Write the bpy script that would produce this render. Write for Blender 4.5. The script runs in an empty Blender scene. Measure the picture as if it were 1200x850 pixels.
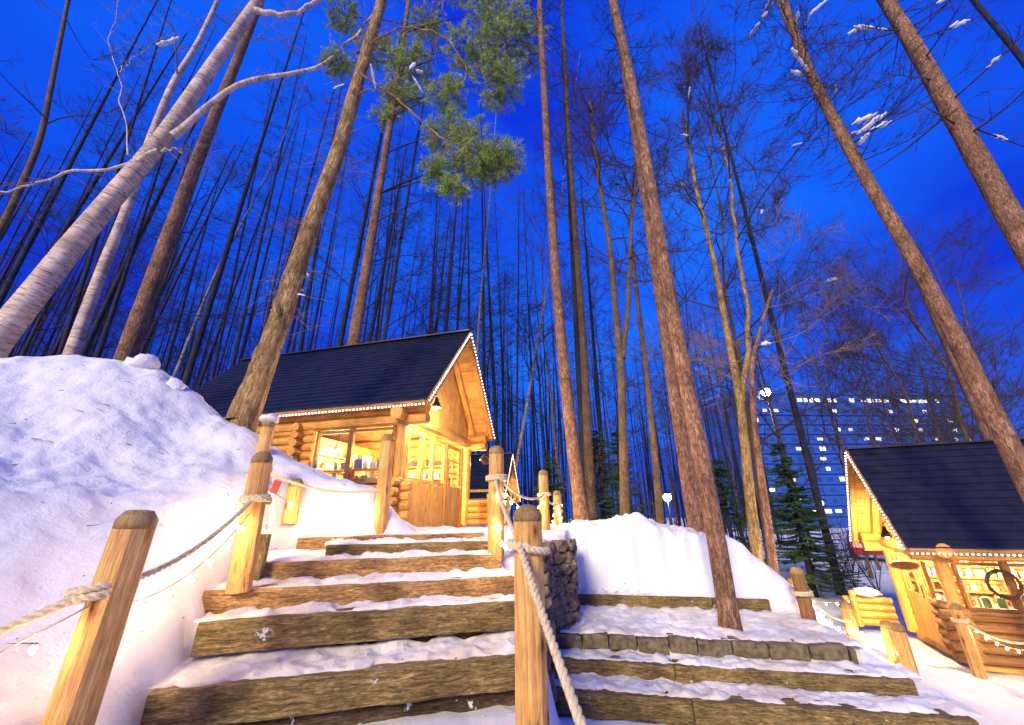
import bpy, math, random
import numpy as np
from mathutils import Vector

random.seed(7)
RNG = np.random.default_rng(11)
SC = bpy.context.scene
COL = SC.collection

# ------------------------------------------------------------------ camera
HC = 1.2
PITCH = math.radians(21.1)
ROLL = math.radians(0.6)
cam_d = bpy.data.cameras.new('camera')
cam_d.sensor_width = 36.0
cam_d.lens = 14.0
cam_d.clip_start = 0.05
cam_d.clip_end = 900
cam = bpy.data.objects.new('camera', cam_d)
COL.objects.link(cam)
_fw = Vector((0, math.cos(PITCH), math.sin(PITCH)))
_up = Vector((0, -math.sin(PITCH), math.cos(PITCH)))
_rt = Vector((1, 0, 0))
_c, _s = math.cos(ROLL), math.sin(ROLL)
RT = _c * _rt - _s * _up
UP = _c * _up + _s * _rt
from mathutils import Matrix
M = Matrix((RT, UP, -_fw)).transposed().to_4x4()
M.translation = (0, 0, HC)
cam.matrix_world = M
SC.camera = cam
FPX = 1200 * 14.0 / 36.0


def at(x, y, Y):
    """survey helper: the point seen at photo pixel (x, y), Y metres ahead"""
    d = _fw + RT * ((x - 600) / FPX) + UP * ((425 - y) / FPX)
    return Vector((0, 0, HC)) + d * (Y / d.y)


# ------------------------------------------------------------------ world, street-lamp fill, exposure
LIGHT_EL, LIGHT_AZ = math.radians(26), math.radians(204)     # direction the light comes from (az from +Y, clockwise)
W = bpy.data.worlds.new('World')
SC.world = W
W.use_nodes = True
nt = W.node_tree
nt.nodes.clear()
N = nt.nodes.new
out = N('ShaderNodeOutputWorld')
bg = N('ShaderNodeBackground')
sky = N('ShaderNodeTexSky')
sky.sky_type = 'NISHITA'
sky.sun_disc = False
sky.sun_elevation = math.radians(1.0)
sky.sun_rotation = LIGHT_AZ
tc = N('ShaderNodeTexCoord')
mp = N('ShaderNodeMapping')
mp.inputs['Scale'].default_value = (1.0, 1.0, 1.7)
nz = N('ShaderNodeTexNoise')
nz.inputs['Scale'].default_value = 1.3
nz.inputs['Detail'].default_value = 4
nz.inputs['Roughness'].default_value = 0.5
nz.inputs['Distortion'].default_value = 0.4
ramp = N('ShaderNodeValToRGB')
ramp.color_ramp.elements[0].position = 0.36
ramp.color_ramp.elements[0].color = (0.0024, 0.028, 0.58, 1)
ramp.color_ramp.elements[1].position = 0.68
ramp.color_ramp.elements[1].color = (0.0050, 0.140, 0.92, 1)
mx = N('ShaderNodeMix')
mx.data_type = 'RGBA'
mx.blend_type = 'ADD'
mx.inputs['Factor'].default_value = 0.004
nt.links.new(tc.outputs['Generated'], mp.inputs['Vector'])
nt.links.new(mp.outputs['Vector'], nz.inputs['Vector'])
nt.links.new(nz.outputs['Fac'], ramp.inputs['Fac'])
nt.links.new(ramp.outputs['Color'], mx.inputs['A'])
nt.links.new(sky.outputs['Color'], mx.inputs['B'])
nt.links.new(mx.outputs['Result'], bg.inputs['Color'])
bg.inputs['Strength'].default_value = 1.0
nt.links.new(bg.outputs['Background'], out.inputs['Surface'])

street_fill_d = bpy.data.lights.new('sun', 'SUN')  # stands in for unseen street lamps and twilight glow behind the camera
street_fill_d.energy = 3.6
street_fill_d.angle = math.radians(16)
street_fill_d.color = (1.0, 0.84, 0.54)
sun = bpy.data.objects.new('sun', street_fill_d)
COL.objects.link(sun)
_d = Vector((math.sin(LIGHT_AZ) * math.cos(LIGHT_EL), math.cos(LIGHT_AZ) * math.cos(LIGHT_EL), math.sin(LIGHT_EL)))
sun.rotation_euler = _d.to_track_quat('Z', 'Y').to_euler()
sun.location = _d * 60

vs = SC.view_settings
vs.view_transform = 'Standard'
vs.look = 'None'
vs.gamma = 1.0
vs.use_curve_mapping = False
vs.exposure = 0.32
SC.cycles.use_denoising = True
SC.cycles.max_bounces = 7
SC.cycles.transparent_max_bounces = 16
SC.cycles.sample_clamp_indirect = 6.0
SC.cycles.caustics_reflective = False
SC.cycles.caustics_refractive = False


# ------------------------------------------------------------------ materials
def new_mat(name):
    m = bpy.data.materials.new(name)
    m.use_nodes = True
    t = m.node_tree
    b = t.nodes['Principled BSDF']
    return m, t, b


def node(t, typ, **kw):
    n = t.nodes.new(typ)
    for k, v in kw.items():
        if k in n.inputs:
            n.inputs[k].default_value = v
        else:
            setattr(n, k, v)
    return n


def ramp_node(t, stops):
    r = t.nodes.new('ShaderNodeValToRGB')
    el = r.color_ramp.elements
    while len(el) < len(stops):
        el.new(0.5)
    for e, (p, c) in zip(el, stops):
        e.position = p
        e.color = (*c, 1)
    return r


def grain_mat(name, stops, scale=(1.2, 16, 16), rough=0.75, bump=0.25, knots=False, nscale=1.0, spec=0.3, detail=6, var=0.25, lodged=0.0, fine=0.3):
    """wood or bark: noise stretched along the piece through the 'gco' attribute"""
    m, t, b = new_mat(name)
    L = t.links.new
    a = node(t, 'ShaderNodeAttribute', attribute_name='gco')
    oi = t.nodes.new('ShaderNodeObjectInfo')
    mulv = node(t, 'ShaderNodeVectorMath', operation='SCALE')
    comb = t.nodes.new('ShaderNodeCombineXYZ')
    L(oi.outputs['Random'], comb.inputs[0])
    L(oi.outputs['Random'], comb.inputs[1])
    L(comb.outputs[0], mulv.inputs[0])
    mulv.inputs['Scale'].default_value = 37.0
    add = node(t, 'ShaderNodeVectorMath', operation='ADD')
    L(a.outputs['Vector'], add.inputs[0])
    L(mulv.outputs[0], add.inputs[1])
    mpn = t.nodes.new('ShaderNodeMapping')
    mpn.inputs['Scale'].default_value = scale
    L(add.outputs[0], mpn.inputs['Vector'])
    n1 = node(t, 'ShaderNodeTexNoise', Scale=nscale, Detail=detail, Roughness=0.62, Distortion=0.9)
    L(mpn.outputs[0], n1.inputs['Vector'])
    r = ramp_node(t, stops)
    L(n1.outputs['Fac'], r.inputs['Fac'])
    # broad tone changes
    n2 = node(t, 'ShaderNodeTexNoise', Scale=3.0, Detail=3)
    L(add.outputs[0], n2.inputs['Vector'])
    mr = t.nodes.new('ShaderNodeMapRange')
    mr.inputs['From Min'].default_value = 0.3
    mr.inputs['From Max'].default_value = 0.7
    mr.inputs['To Min'].default_value = 1 - var
    mr.inputs['To Max'].default_value = 1 + var
    L(n2.outputs['Fac'], mr.inputs['Value'])
    mixc = node(t, 'ShaderNodeVectorMath', operation='SCALE')
    L(r.outputs['Color'], mixc.inputs[0])
    L(mr.outputs[0], mixc.inputs['Scale'])
    colour = mixc.outputs[0]
    mf = t.nodes.new('ShaderNodeMapping')
    mf.inputs['Scale'].default_value = (scale[0] * 4.5, scale[1] * 2.6, scale[2] * 2.6)
    L(add.outputs[0], mf.inputs['Vector'])
    nf = node(t, 'ShaderNodeTexNoise', Scale=nscale, Detail=4, Roughness=0.7)
    L(mf.outputs[0], nf.inputs['Vector'])
    mrf = t.nodes.new('ShaderNodeMapRange')
    mrf.inputs['From Min'].default_value = 0.3
    mrf.inputs['From Max'].default_value = 0.7
    mrf.inputs['To Min'].default_value = 1 - fine
    mrf.inputs['To Max'].default_value = 1 + fine
    L(nf.outputs['Fac'], mrf.inputs['Value'])
    mixf = node(t, 'ShaderNodeVectorMath', operation='SCALE')
    L(colour, mixf.inputs[0])
    L(mrf.outputs[0], mixf.inputs['Scale'])
    colour = mixf.outputs[0]
    if knots:
        mc = t.nodes.new('ShaderNodeMapping')
        mc.inputs['Scale'].default_value = (1.6, 26, 26)
        L(add.outputs[0], mc.inputs['Vector'])
        nc = node(t, 'ShaderNodeTexNoise', Scale=1.0, Detail=3, Roughness=0.55)
        L(mc.outputs[0], nc.inputs['Vector'])
        cr = ramp_node(t, [(0.485, (1, 1, 1)), (0.5, (0.30, 0.17, 0.08)), (0.515, (1, 1, 1))])
        L(nc.outputs['Fac'], cr.inputs['Fac'])
        gate = node(t, 'ShaderNodeTexNoise', Scale=2.4, Detail=1)
        L(add.outputs[0], gate.inputs['Vector'])
        gm = ramp_node(t, [(0.52, (0, 0, 0)), (0.6, (1, 1, 1))])
        L(gate.outputs['Fac'], gm.inputs['Fac'])
        mcx = node(t, 'ShaderNodeMix', data_type='RGBA')
        mcx.inputs['A'].default_value = (1, 1, 1, 1)
        L(gm.outputs['Color'], mcx.inputs['Factor'])
        L(cr.outputs['Color'], mcx.inputs['B'])
        m0 = node(t, 'ShaderNodeVectorMath', operation='MULTIPLY')
        L(colour, m0.inputs[0])
        L(mcx.outputs['Result'], m0.inputs[1])
        colour = m0.outputs[0]
        mk = t.nodes.new('ShaderNodeMapping')
        mk.inputs['Scale'].default_value = (3.2, 9, 9)
        L(add.outputs[0], mk.inputs['Vector'])
        vo = node(t, 'ShaderNodeTexVoronoi', Scale=1.0)
        L(mk.outputs[0], vo.inputs['Vector'])
        kr = ramp_node(t, [(0.05, (0.16, 0.07, 0.02)), (0.13, (0.62, 0.5, 0.4)), (0.26, (1, 1, 1))])
        L(vo.outputs['Distance'], kr.inputs['Fac'])
        mm = node(t, 'ShaderNodeVectorMath', operation='MULTIPLY')
        L(colour, mm.inputs[0])
        L(kr.outputs['Color'], mm.inputs[1])
        colour = mm.outputs[0]
    if lodged:
        ns = node(t, 'ShaderNodeTexNoise', Scale=7.0, Detail=7, Roughness=0.7)
        L(add.outputs[0], ns.inputs['Vector'])
        sr = ramp_node(t, [(lodged, (0, 0, 0)), (lodged + 0.02, (1, 1, 1))])
        L(ns.outputs['Fac'], sr.inputs['Fac'])
        ms = node(t, 'ShaderNodeMix', data_type='RGBA')
        L(sr.outputs['Color'], ms.inputs['Factor'])
        L(colour, ms.inputs['A'])
        ms.inputs['B'].default_value = (0.74, 0.74, 0.75, 1)
        colour = ms.outputs['Result']
    L(colour, b.inputs['Base Color'])
    b.inputs['Roughness'].default_value = rough
    b.inputs['Specular IOR Level'].default_value = spec
    bp = node(t, 'ShaderNodeBump', Strength=bump, Distance=0.02)
    L(n1.outputs['Fac'], bp.inputs['Height'])
    L(bp.outputs[0], b.inputs['Normal'])
    return m


def plain(name, col, rough=0.6, noise=0.15, nsc=8.0, metal=0.0, spec=0.4, bump=0.0):
    m, t, b = new_mat(name)
    L = t.links.new
    tcn = t.nodes.new('ShaderNodeTexCoord')
    n1 = node(t, 'ShaderNodeTexNoise', Scale=nsc, Detail=5)
    L(tcn.outputs['Object'], n1.inputs['Vector'])
    lo = tuple(c * (1 - noise) for c in col)
    hi = tuple(min(1, c * (1 + noise)) for c in col)
    r = ramp_node(t, [(0.3, lo), (0.7, hi)])
    L(n1.outputs['Fac'], r.inputs['Fac'])
    L(r.outputs['Color'], b.inputs['Base Color'])
    b.inputs['Roughness'].default_value = rough
    b.inputs['Metallic'].default_value = metal
    b.inputs['Specular IOR Level'].default_value = spec
    if bump:
        bp = node(t, 'ShaderNodeBump', Strength=bump, Distance=0.02)
        L(n1.outputs['Fac'], bp.inputs['Height'])
        L(bp.outputs[0], b.inputs['Normal'])
    return m


def emit(name, col, strength):
    m, t, b = new_mat(name)
    b.inputs['Base Color'].default_value = (0.8, 0.8, 0.8, 1)
    b.inputs['Emission Color'].default_value = (*col, 1)
    b.inputs['Emission Strength'].default_value = strength
    return m


def snow_mat(name, dirt=0.0):
    m, t, b = new_mat(name)
    L = t.links.new
    tcn = t.nodes.new('ShaderNodeTexCoord')
    n1 = node(t, 'ShaderNodeTexNoise', Scale=3.2, Detail=8, Roughness=0.62)
    n2 = node(t, 'ShaderNodeTexNoise', Scale=38.0, Detail=5, Roughness=0.7)
    n3 = node(t, 'ShaderNodeTexNoise', Scale=1.1, Detail=6, Roughness=0.7)
    for n in (n1, n2, n3):
        L(tcn.outputs['Object'], n.inputs['Vector'])
    r = ramp_node(t, [(0.30, (0.72 - dirt, 0.72 - dirt * 1.1, 0.73 - dirt * 1.3)), (0.62, (0.81, 0.81, 0.82))] if not dirt else [(0.34, (0.56, 0.49, 0.41)), (0.48, (0.71, 0.68, 0.65)), (0.62, (0.80, 0.80, 0.81))])
    L(n3.outputs['Fac'], r.inputs['Fac'])
    L(r.outputs['Color'], b.inputs['Base Color'])
    b.inputs['Roughness'].default_value = 0.7
    b.inputs['Specular IOR Level'].default_value = 0.25
    b1 = node(t, 'ShaderNodeBump', Strength=0.35, Distance=0.10)
    L(n1.outputs['Fac'], b1.inputs['Height'])
    n4 = node(t, 'ShaderNodeTexNoise', Scale=13.0, Detail=8, Roughness=0.72)
    L(tcn.outputs['Object'], n4.inputs['Vector'])
    b3 = node(t, 'ShaderNodeBump', Strength=0.5, Distance=0.035)
    L(n4.outputs['Fac'], b3.inputs['Height'])
    L(b1.outputs[0], b3.inputs['Normal'])
    b2 = node(t, 'ShaderNodeBump', Strength=0.6, Distance=0.010)
    L(n2.outputs['Fac'], b2.inputs['Height'])
    L(b3.outputs[0], b2.inputs['Normal'])
    L(b2.outputs[0], b.inputs['Normal'])
    # bits of bark and grit
    n5 = node(t, 'ShaderNodeTexNoise', Scale=26.0, Detail=2, Roughness=0.5)
    L(tcn.outputs['Object'], n5.inputs['Vector'])
    gr = ramp_node(t, [(0.745 - dirt * .25, (0, 0, 0)), (0.765 - dirt * .25, (1, 1, 1))])
    L(n5.outputs['Fac'], gr.inputs['Fac'])
    mg = node(t, 'ShaderNodeMix', data_type='RGBA')
    L(gr.outputs['Color'], mg.inputs['Factor'])
    L(r.outputs['Color'], mg.inputs['A'])
    mg.inputs['B'].default_value = (0.22, 0.16, 0.10, 1)
    L(mg.outputs['Result'], b.inputs['Base Color'])
    return m


def glass_mat():
    m = bpy.data.materials.new('window_glass')
    m.use_nodes = True
    t = m.node_tree
    t.nodes.clear()
    L = t.links.new
    o = t.nodes.new('ShaderNodeOutputMaterial')
    mixs = t.nodes.new('ShaderNodeMixShader')
    tr = t.nodes.new('ShaderNodeBsdfTransparent')
    tr.inputs['Color'].default_value = (0.95, 0.96, 0.95, 1)
    gl = t.nodes.new('ShaderNodeBsdfGlossy')
    gl.inputs['Roughness'].default_value = 0.02
    lw = t.nodes.new('ShaderNodeLayerWeight')
    lw.inputs['Blend'].default_value = 0.5
    pw_ = node(t, 'ShaderNodeMath', operation='POWER')
    pw_.inputs[1].default_value = 4.0
    L(lw.outputs['Facing'], pw_.inputs[0])
    ma = node(t, 'ShaderNodeMath', operation='MULTIPLY_ADD')
    ma.inputs[1].default_value = 0.5
    ma.inputs[2].default_value = 0.03
    L(pw_.outputs[0], ma.inputs[0])
    L(ma.outputs[0], mixs.inputs['Fac'])
    L(tr.outputs[0], mixs.inputs[1])
    L(gl.outputs[0], mixs.inputs[2])
    L(mixs.outputs[0], o.inputs['Surface'])
    return m


MAT = {}
MAT['snow'] = snow_mat('snow')
MAT['snow_worn'] = snow_mat('trodden_snow', 0.10)
MAT['post'] = grain_mat('pale_pine_post', [(0.28, (0.42, 0.19, 0.05)), (0.50, (0.64, 0.34, 0.10)), (0.72, (0.74, 0.45, 0.17))], (2.4, 46, 46), bump=0.35, knots=True)
MAT['postcap'] = grain_mat('weathered_post_top', [(0.3, (0.20, 0.12, 0.045)), (0.7, (0.40, 0.26, 0.10))], (6, 30, 30), bump=0.3)
MAT['log'] = grain_mat('honey_log', [(0.28, (0.42, 0.17, 0.028)), (0.5, (0.62, 0.31, 0.065)), (0.75, (0.70, 0.40, 0.11))], (2.0, 30, 30), bump=0.15, spec=0.4, rough=0.55)
MAT['darklog'] = grain_mat('brown_log', [(0.28, (0.13, 0.06, 0.02)), (0.5, (0.25, 0.125, 0.045)), (0.75, (0.33, 0.18, 0.07))], (2.0, 30, 30), bump=0.2)
MAT['plank'] = grain_mat('honey_plank', [(0.28, (0.46, 0.21, 0.04)), (0.5, (0.64, 0.34, 0.08)), (0.75, (0.72, 0.43, 0.13))], (2.0, 40, 40), bump=0.1, rough=0.6)
MAT['sleeper'] = grain_mat('weathered_sleeper', [(0.30, (0.050, 0.036, 0.012)), (0.5, (0.185, 0.125, 0.045)), (0.70, (0.37, 0.26, 0.11))], (7, 52, 52), bump=1.0, rough=0.9, var=0.45, detail=9, fine=0.6, lodged=0.66)
MAT['sleeper_warm'] = grain_mat('brown_sleeper', [(0.30, (0.10, 0.055, 0.02)), (0.5, (0.32, 0.18, 0.065)), (0.70, (0.52, 0.32, 0.14))], (7, 52, 52), bump=1.0, rough=0.9, var=0.4, detail=9, fine=0.6, lodged=0.69)
MAT['sleeper_dark'] = grain_mat('dark_sleeper', [(0.30, (0.025, 0.016, 0.009)), (0.5, (0.085, 0.055, 0.03)), (0.70, (0.17, 0.11, 0.06))], (7, 52, 52), bump=1.0, rough=0.9, var=0.4, detail=9, fine=0.6, lodged=0.62)  # darker brown for the lower, set-back timbers
MAT['stone'] = plain('rough_stone', (0.21, 0.14, 0.085), 0.92, 0.55, 14, bump=1.0)
MAT['block'] = plain('dark_block', (0.15, 0.115, 0.065), 0.9, 0.5, 18, bump=0.9)
MAT['roof'] = plain('dark_roof_boards', (0.010, 0.011, 0.022), 0.42, 0.5, 5, spec=0.5)
MAT['fascia'] = grain_mat('fascia_wood', [(0.3, (0.30, 0.14, 0.05)), (0.7, (0.48, 0.26, 0.10))], (1, 14, 14), bump=0.1)
MAT['metal'] = plain('dark_metal', (0.035, 0.035, 0.04), 0.45, 0.2, 20, metal=0.6)
MAT['rope'] = plain('hemp_rope', (0.66, 0.54, 0.34), 0.9, 0.25, 60, bump=0.3)
MAT['wire'] = plain('cable_sheath', (0.30, 0.28, 0.24), 0.6, 0.2, 30)
MAT['bulb'] = emit('lit_warm_bulb', (1.0, 0.64, 0.30), 330)
MAT['led'] = emit('lit_led', (1.0, 0.80, 0.66), 7)
MAT['glass'] = glass_mat()
MAT['white'] = plain('white_enamel', (0.78, 0.76, 0.70), 0.35, 0.05)
MAT['red'] = plain('red_card', (0.60, 0.045, 0.03), 0.6, 0.1)
MAT['sign'] = grain_mat('sign_board', [(0.3, (0.16, 0.08, 0.03)), (0.7, (0.30, 0.16, 0.06))], (2, 20, 20), bump=0.15)
MAT['letter'] = plain('pale_lettering', (0.62, 0.50, 0.30), 0.6, 0.1)
MAT['wicker'] = plain('dark_twigs', (0.10, 0.06, 0.03), 0.9, 0.4, 40)
MAT['green'] = plain('bright_green', (0.07, 0.26, 0.05), 0.7, 0.3, 20)
MAT['yellow'] = plain('yellow_ribbon', (0.65, 0.48, 0.06), 0.6, 0.1)
MAT['larch'] = grain_mat('larch_bark', [(0.30, (0.055, 0.028, 0.018)), (0.5, (0.20, 0.105, 0.06)), (0.68, (0.40, 0.245, 0.155))], (9, 34, 34), rough=0.95, bump=1.0, detail=8, fine=0.5, var=0.35)
MAT['oakbark'] = grain_mat('rough_ochre_bark', [(0.28, (0.07, 0.042, 0.014)), (0.5, (0.26, 0.165, 0.06)), (0.70, (0.52, 0.38, 0.18))], (6, 34, 34), rough=0.95, bump=1.0, detail=8, fine=0.5, var=0.4)
MAT['duskbark'] = grain_mat('dusk_tinted_bark', [(0.3, (0.010, 0.011, 0.020)), (0.7, (0.036, 0.036, 0.058))], (3, 13, 13), rough=0.95, bump=0.6)  # dusk blue and the dimness of distance are put into the bark colour
MAT['midbark'] = grain_mat('grey_brown_bark', [(0.3, (0.05, 0.032, 0.018)), (0.7, (0.20, 0.135, 0.075))], (9, 34, 34), rough=0.95, bump=0.7)
MAT['birch'] = grain_mat('birch_bark', [(0.33, (0.045, 0.03, 0.025)), (0.41, (0.36, 0.25, 0.18)), (0.52, (0.56, 0.43, 0.33)), (0.72, (0.66, 0.55, 0.45))], (34, 5, 5), rough=0.7, bump=0.5, var=0.3, detail=9)
MAT['birch_far'] = grain_mat('dimmed_birch_bark', [(0.36, (0.03, 0.025, 0.025)), (0.46, (0.16, 0.13, 0.12)), (0.7, (0.30, 0.26, 0.25))], (14, 4, 4), rough=0.8, bump=0.3, var=0.35)  # birch bark darkened in its colour to look dimly lit far off
MAT['twig'] = plain('twig_bark', (0.055, 0.035, 0.028), 0.95, 0.3, 3)
MAT['twig_dusk'] = plain('dusk_tinted_twig_bark', (0.022, 0.021, 0.032), 0.95, 0.3, 3)  # twig colour carries the same painted dusk blue
MAT['twig_pale'] = plain('pale_twig_bark', (0.20, 0.13, 0.085), 0.9, 0.3, 3)
MAT['needle'] = plain('pine_needles', (0.34, 0.44, 0.10), 0.7, 0.4, 2)
MAT['spruce'] = plain('spruce_needles', (0.05, 0.11, 0.035), 0.8, 0.4, 2)
MAT['hotel'] = plain('dusk_blue_facade', (0.018, 0.085, 0.40), 0.8, 0.12, 0.2)  # blue of the dusk light is put into the facade colour
MAT['hotel_lit'] = emit('lit_hotel_window', (1.0, 0.84, 0.62), 2.0)
MAT['hotel_dim'] = emit('curtained_hotel_window', (1.0, 0.66, 0.36), 0.7)
MAT['hotel_cool'] = emit('pale_lit_hotel_window', (0.75, 0.9, 1.0), 1.0)
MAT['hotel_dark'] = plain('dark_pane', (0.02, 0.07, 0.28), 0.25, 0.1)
MAT['ochre_pane'] = emit('glowing_ochre_pane', (1.0, 0.62, 0.12), 0.55)  # ochre glow is emitted by the panes, no floodlight stands there
MAT['lampwhite'] = emit('lit_white_lamp', (0.70, 0.90, 1.0), 260)
MAT['lampwood'] = emit('lit_wood_lamp', (1.0, 0.95, 0.86), 160)
MAT['lampwarm'] = emit('lit_lamp', (1.0, 0.93, 0.82), 60)
MAT['lampgreen'] = emit('lit_green_lamp', (0.25, 1.0, 0.85), 14)
MAT['redlight'] = emit('lit_red_lamp', (1.0, 0.03, 0.02), 3)
MAT['carred'] = plain('red_car_paint', (0.45, 0.02, 0.02), 0.3, 0.05)
MAT['tyre'] = plain('tyre_rubber', (0.02, 0.02, 0.02), 0.8, 0.1)
GOODS = [plain('goods_%s' % n, c, 0.5, 0.1) for n, c in (('cream', (0.7, 0.6, 0.42)), ('red', (0.5, 0.08, 0.05)), ('green', (0.12, 0.3, 0.10)), ('blue', (0.10, 0.18, 0.4)), ('brown', (0.28, 0.14, 0.06)), ('white', (0.8, 0.78, 0.74)))]


# ------------------------------------------------------------------ object helpers
WL = {}


def tag(o, label, cat, group=None, kind=None):
    if label:
        o['label'] = label
    if cat:
        o['category'] = cat
    if group:
        o['group'] = group
    if kind:
        o['kind'] = kind
    return o


def thing(name, loc, label, cat, group=None):
    o = bpy.data.objects.new(name, None)
    o.empty_display_size = 0.2
    COL.objects.link(o)
    o.location = loc
    WL[o] = Vector(loc)
    return tag(o, label, cat, group)


def link(name, me, parent=None, loc=(0, 0, 0)):
    o = bpy.data.objects.new(name, me)
    COL.objects.link(o)
    o.location = loc
    if parent is not None:
        o.parent = parent
        WL[o] = WL[parent] + Vector(loc)
    else:
        WL[o] = Vector(loc)
    return o


def lamp(name, loc, power, col, radius=0.03, parent=None):
    d = bpy.data.lights.new(name, 'POINT')
    d.energy = power
    d.color = col
    d.shadow_soft_size = radius
    o = bpy.data.objects.new(name, d)
    COL.objects.link(o)
    if parent is not None:
        o.parent = parent
        o.location = Vector(loc) - WL[parent]
    else:
        o.location = loc
    return o


class MB:
    def __init__(self):
        self.v, self.f, self.g, self.n = [], [], [], 0

    def add(self, V, F, G=None):
        V = np.asarray(V, float).reshape(-1, 3)
        if G is None:
            G = V.copy()
        self.v.append(V)
        self.g.append(np.asarray(G, float))
        b = self.n
        self.f.extend([tuple(int(i) + b for i in q) for q in F])
        self.n += len(V)
        return self

    def box(self, c, ax, ay, az, hx, hy, hz, jit=0.0):
        """oriented box; grain runs along the longest half-axis"""
        c, ax, ay, az = (np.array(q, float) for q in (c, ax, ay, az))
        s = np.array([(i, j, k) for i in (-1, 1) for j in (-1, 1) for k in (-1, 1)], float)
        h = np.array([hx, hy, hz])
        loc = s * h
        if jit:
            loc = loc + RNG.uniform(-jit, jit, loc.shape)
        V = c + loc[:, :1] * ax + loc[:, 1:2] * ay + loc[:, 2:] * az
        order = np.argsort(-h)
        G = loc[:, order] + RNG.uniform(0, 40, 3)
        F = [(0, 1, 3, 2), (4, 6, 7, 5), (0, 4, 5, 1), (2, 3, 7, 6), (0, 2, 6, 4), (1, 5, 7, 3)]
        return self.add(V, F, G)

    def bar(self, p, q, w, h, upv=(0, 0, 1), jit=0.0):
        p, q = Vector(p), Vector(q)
        a = (q - p)
        L = a.length
        a.normalize()
        s = a.cross(Vector(upv))
        if s.length < 1e-4:
            s = a.cross(Vector((1, 0, 0)))
        s.normalize()
        u = s.cross(a).normalized()
        return self.box((p + q) / 2, a, s, u, L / 2, w / 2, h / 2, jit)

    def tube(self, P, R, n=8, caps=True, wob=0.0):
        P = np.asarray([tuple(p) for p in P], float)
        k = len(P)
        R = np.full(k, R, float) if np.isscalar(R) else np.asarray(R, float)
        T = np.gradient(P, axis=0)
        T /= np.linalg.norm(T, axis=1)[:, None] + 1e-12
        ref = np.array([0, 0, 1.0]) if abs(T[:, 2]).mean() < 0.8 else np.array([1.0, 0, 0])
        A = np.cross(T, ref)
        A /= np.linalg.norm(A, axis=1)[:, None] + 1e-12
        B = np.cross(T, A)
        th = np.linspace(0, 2 * math.pi, n, endpoint=False)
        Rr = R[:, None] * (1 + (RNG.uniform(-wob, wob, (k, n)) if wob else 0))
        V = P[:, None, :] + Rr[..., None] * (np.cos(th)[None, :, None] * A[:, None, :] + np.sin(th)[None, :, None] * B[:, None, :])
        L = np.concatenate([[0], np.cumsum(np.linalg.norm(np.diff(P, axis=0), axis=1))])
        o = RNG.uniform(0, 40)
        G = np.stack([np.repeat(L[:, None], n, 1) + o, Rr * np.cos(th)[None], Rr * np.sin(th)[None]], -1)
        F = []
        for i in range(k - 1):
            for j in range(n):
                j2 = (j + 1) % n
                F.append((i * n + j, i * n + j2, (i + 1) * n + j2, (i + 1) * n + j))
        if caps:
            F.append(tuple(range(n))[::-1])
            F.append(tuple((k - 1) * n + j for j in range(n)))
        return self.add(V.reshape(-1, 3), F, G.reshape(-1, 3))

    def lathe(self, c, prof, n=12, axis=None):
        """profile [(r, z)] about vertical through c"""
        c = Vector(c)
        P = [c + Vector((0, 0, z)) for r, z in prof]
        # keep frames fixed
        th = np.linspace(0, 2 * math.pi, n, endpoint=False)
        V, F = [], []
        for r, z in prof:
            for t in th:
                V.append((c.x + r * math.cos(t), c.y + r * math.sin(t), c.z + z))
        k = len(prof)
        for i in range(k - 1):
            for j in range(n):
                j2 = (j + 1) % n
                F.append((i * n + j, i * n + j2, (i + 1) * n + j2, (i + 1) * n + j))
        F.append(tuple(range(n))[::-1])
        F.append(tuple((k - 1) * n + j for j in range(n)))
        V = np.array(V)
        o = RNG.uniform(0, 40, 3)
        G = np.stack([V[:, 2] + o[0], V[:, 0] - c.x + o[1], V[:, 1] - c.y + o[2]], -1)
        return self.add(V, F, G)

    def mesh(self, name, mat, origin=(0, 0, 0), smooth=False):
        V = np.concatenate(self.v) - np.array(tuple(origin))
        G = np.concatenate(self.g)
        me = bpy.data.meshes.new(name)
        me.from_pydata(V.tolist(), [], self.f)
        at_ = me.attributes.new('gco', 'FLOAT_VECTOR', 'POINT')
        at_.data.foreach_set('vector', G.astype(np.float32).ravel())
        me.materials.append(mat)
        if smooth:
            me.polygons.foreach_set('use_smooth', [True] * len(me.polygons))
        me.update()
        return me

    def build(self, name, mat, parent=None, smooth=False, bevel=0.0, loc=None):
        if parent is None:
            o0 = Vector(loc) if loc is not None else Vector((0, 0, 0))
            o = link(name, self.mesh(name, mat, o0, smooth), None, o0)
        else:
            o = link(name, self.mesh(name, mat, WL[parent], smooth), parent)
        if bevel:
            md = o.modifiers.new('bevel', 'BEVEL')
            md.width = bevel
            md.segments = 2
            md.limit_method = 'ANGLE'
        return o


def np_mesh(name, V, F, mat, G=None, smooth=False):
    """big meshes straight from numpy: V (n,3), F (m,k) with one k"""
    me = bpy.data.meshes.new(name)
    m, k = F.shape
    me.vertices.add(len(V))
    me.vertices.foreach_set('co', np.asarray(V, np.float32).ravel())
    me.loops.add(m * k)
    me.loops.foreach_set('vertex_index', F.astype(np.int32).ravel())
    me.polygons.add(m)
    me.polygons.foreach_set('loop_start', np.arange(0, m * k, k, dtype=np.int32))
    if smooth:
        me.polygons.foreach_set('use_smooth', np.ones(m, bool))
    at_ = me.attributes.new('gco', 'FLOAT_VECTOR', 'POINT')
    at_.data.foreach_set('vector', np.asarray(V if G is None else G, np.float32).ravel())
    me.materials.append(mat)
    me.update(calc_edges=True)
    me.validate()
    return me


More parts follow.
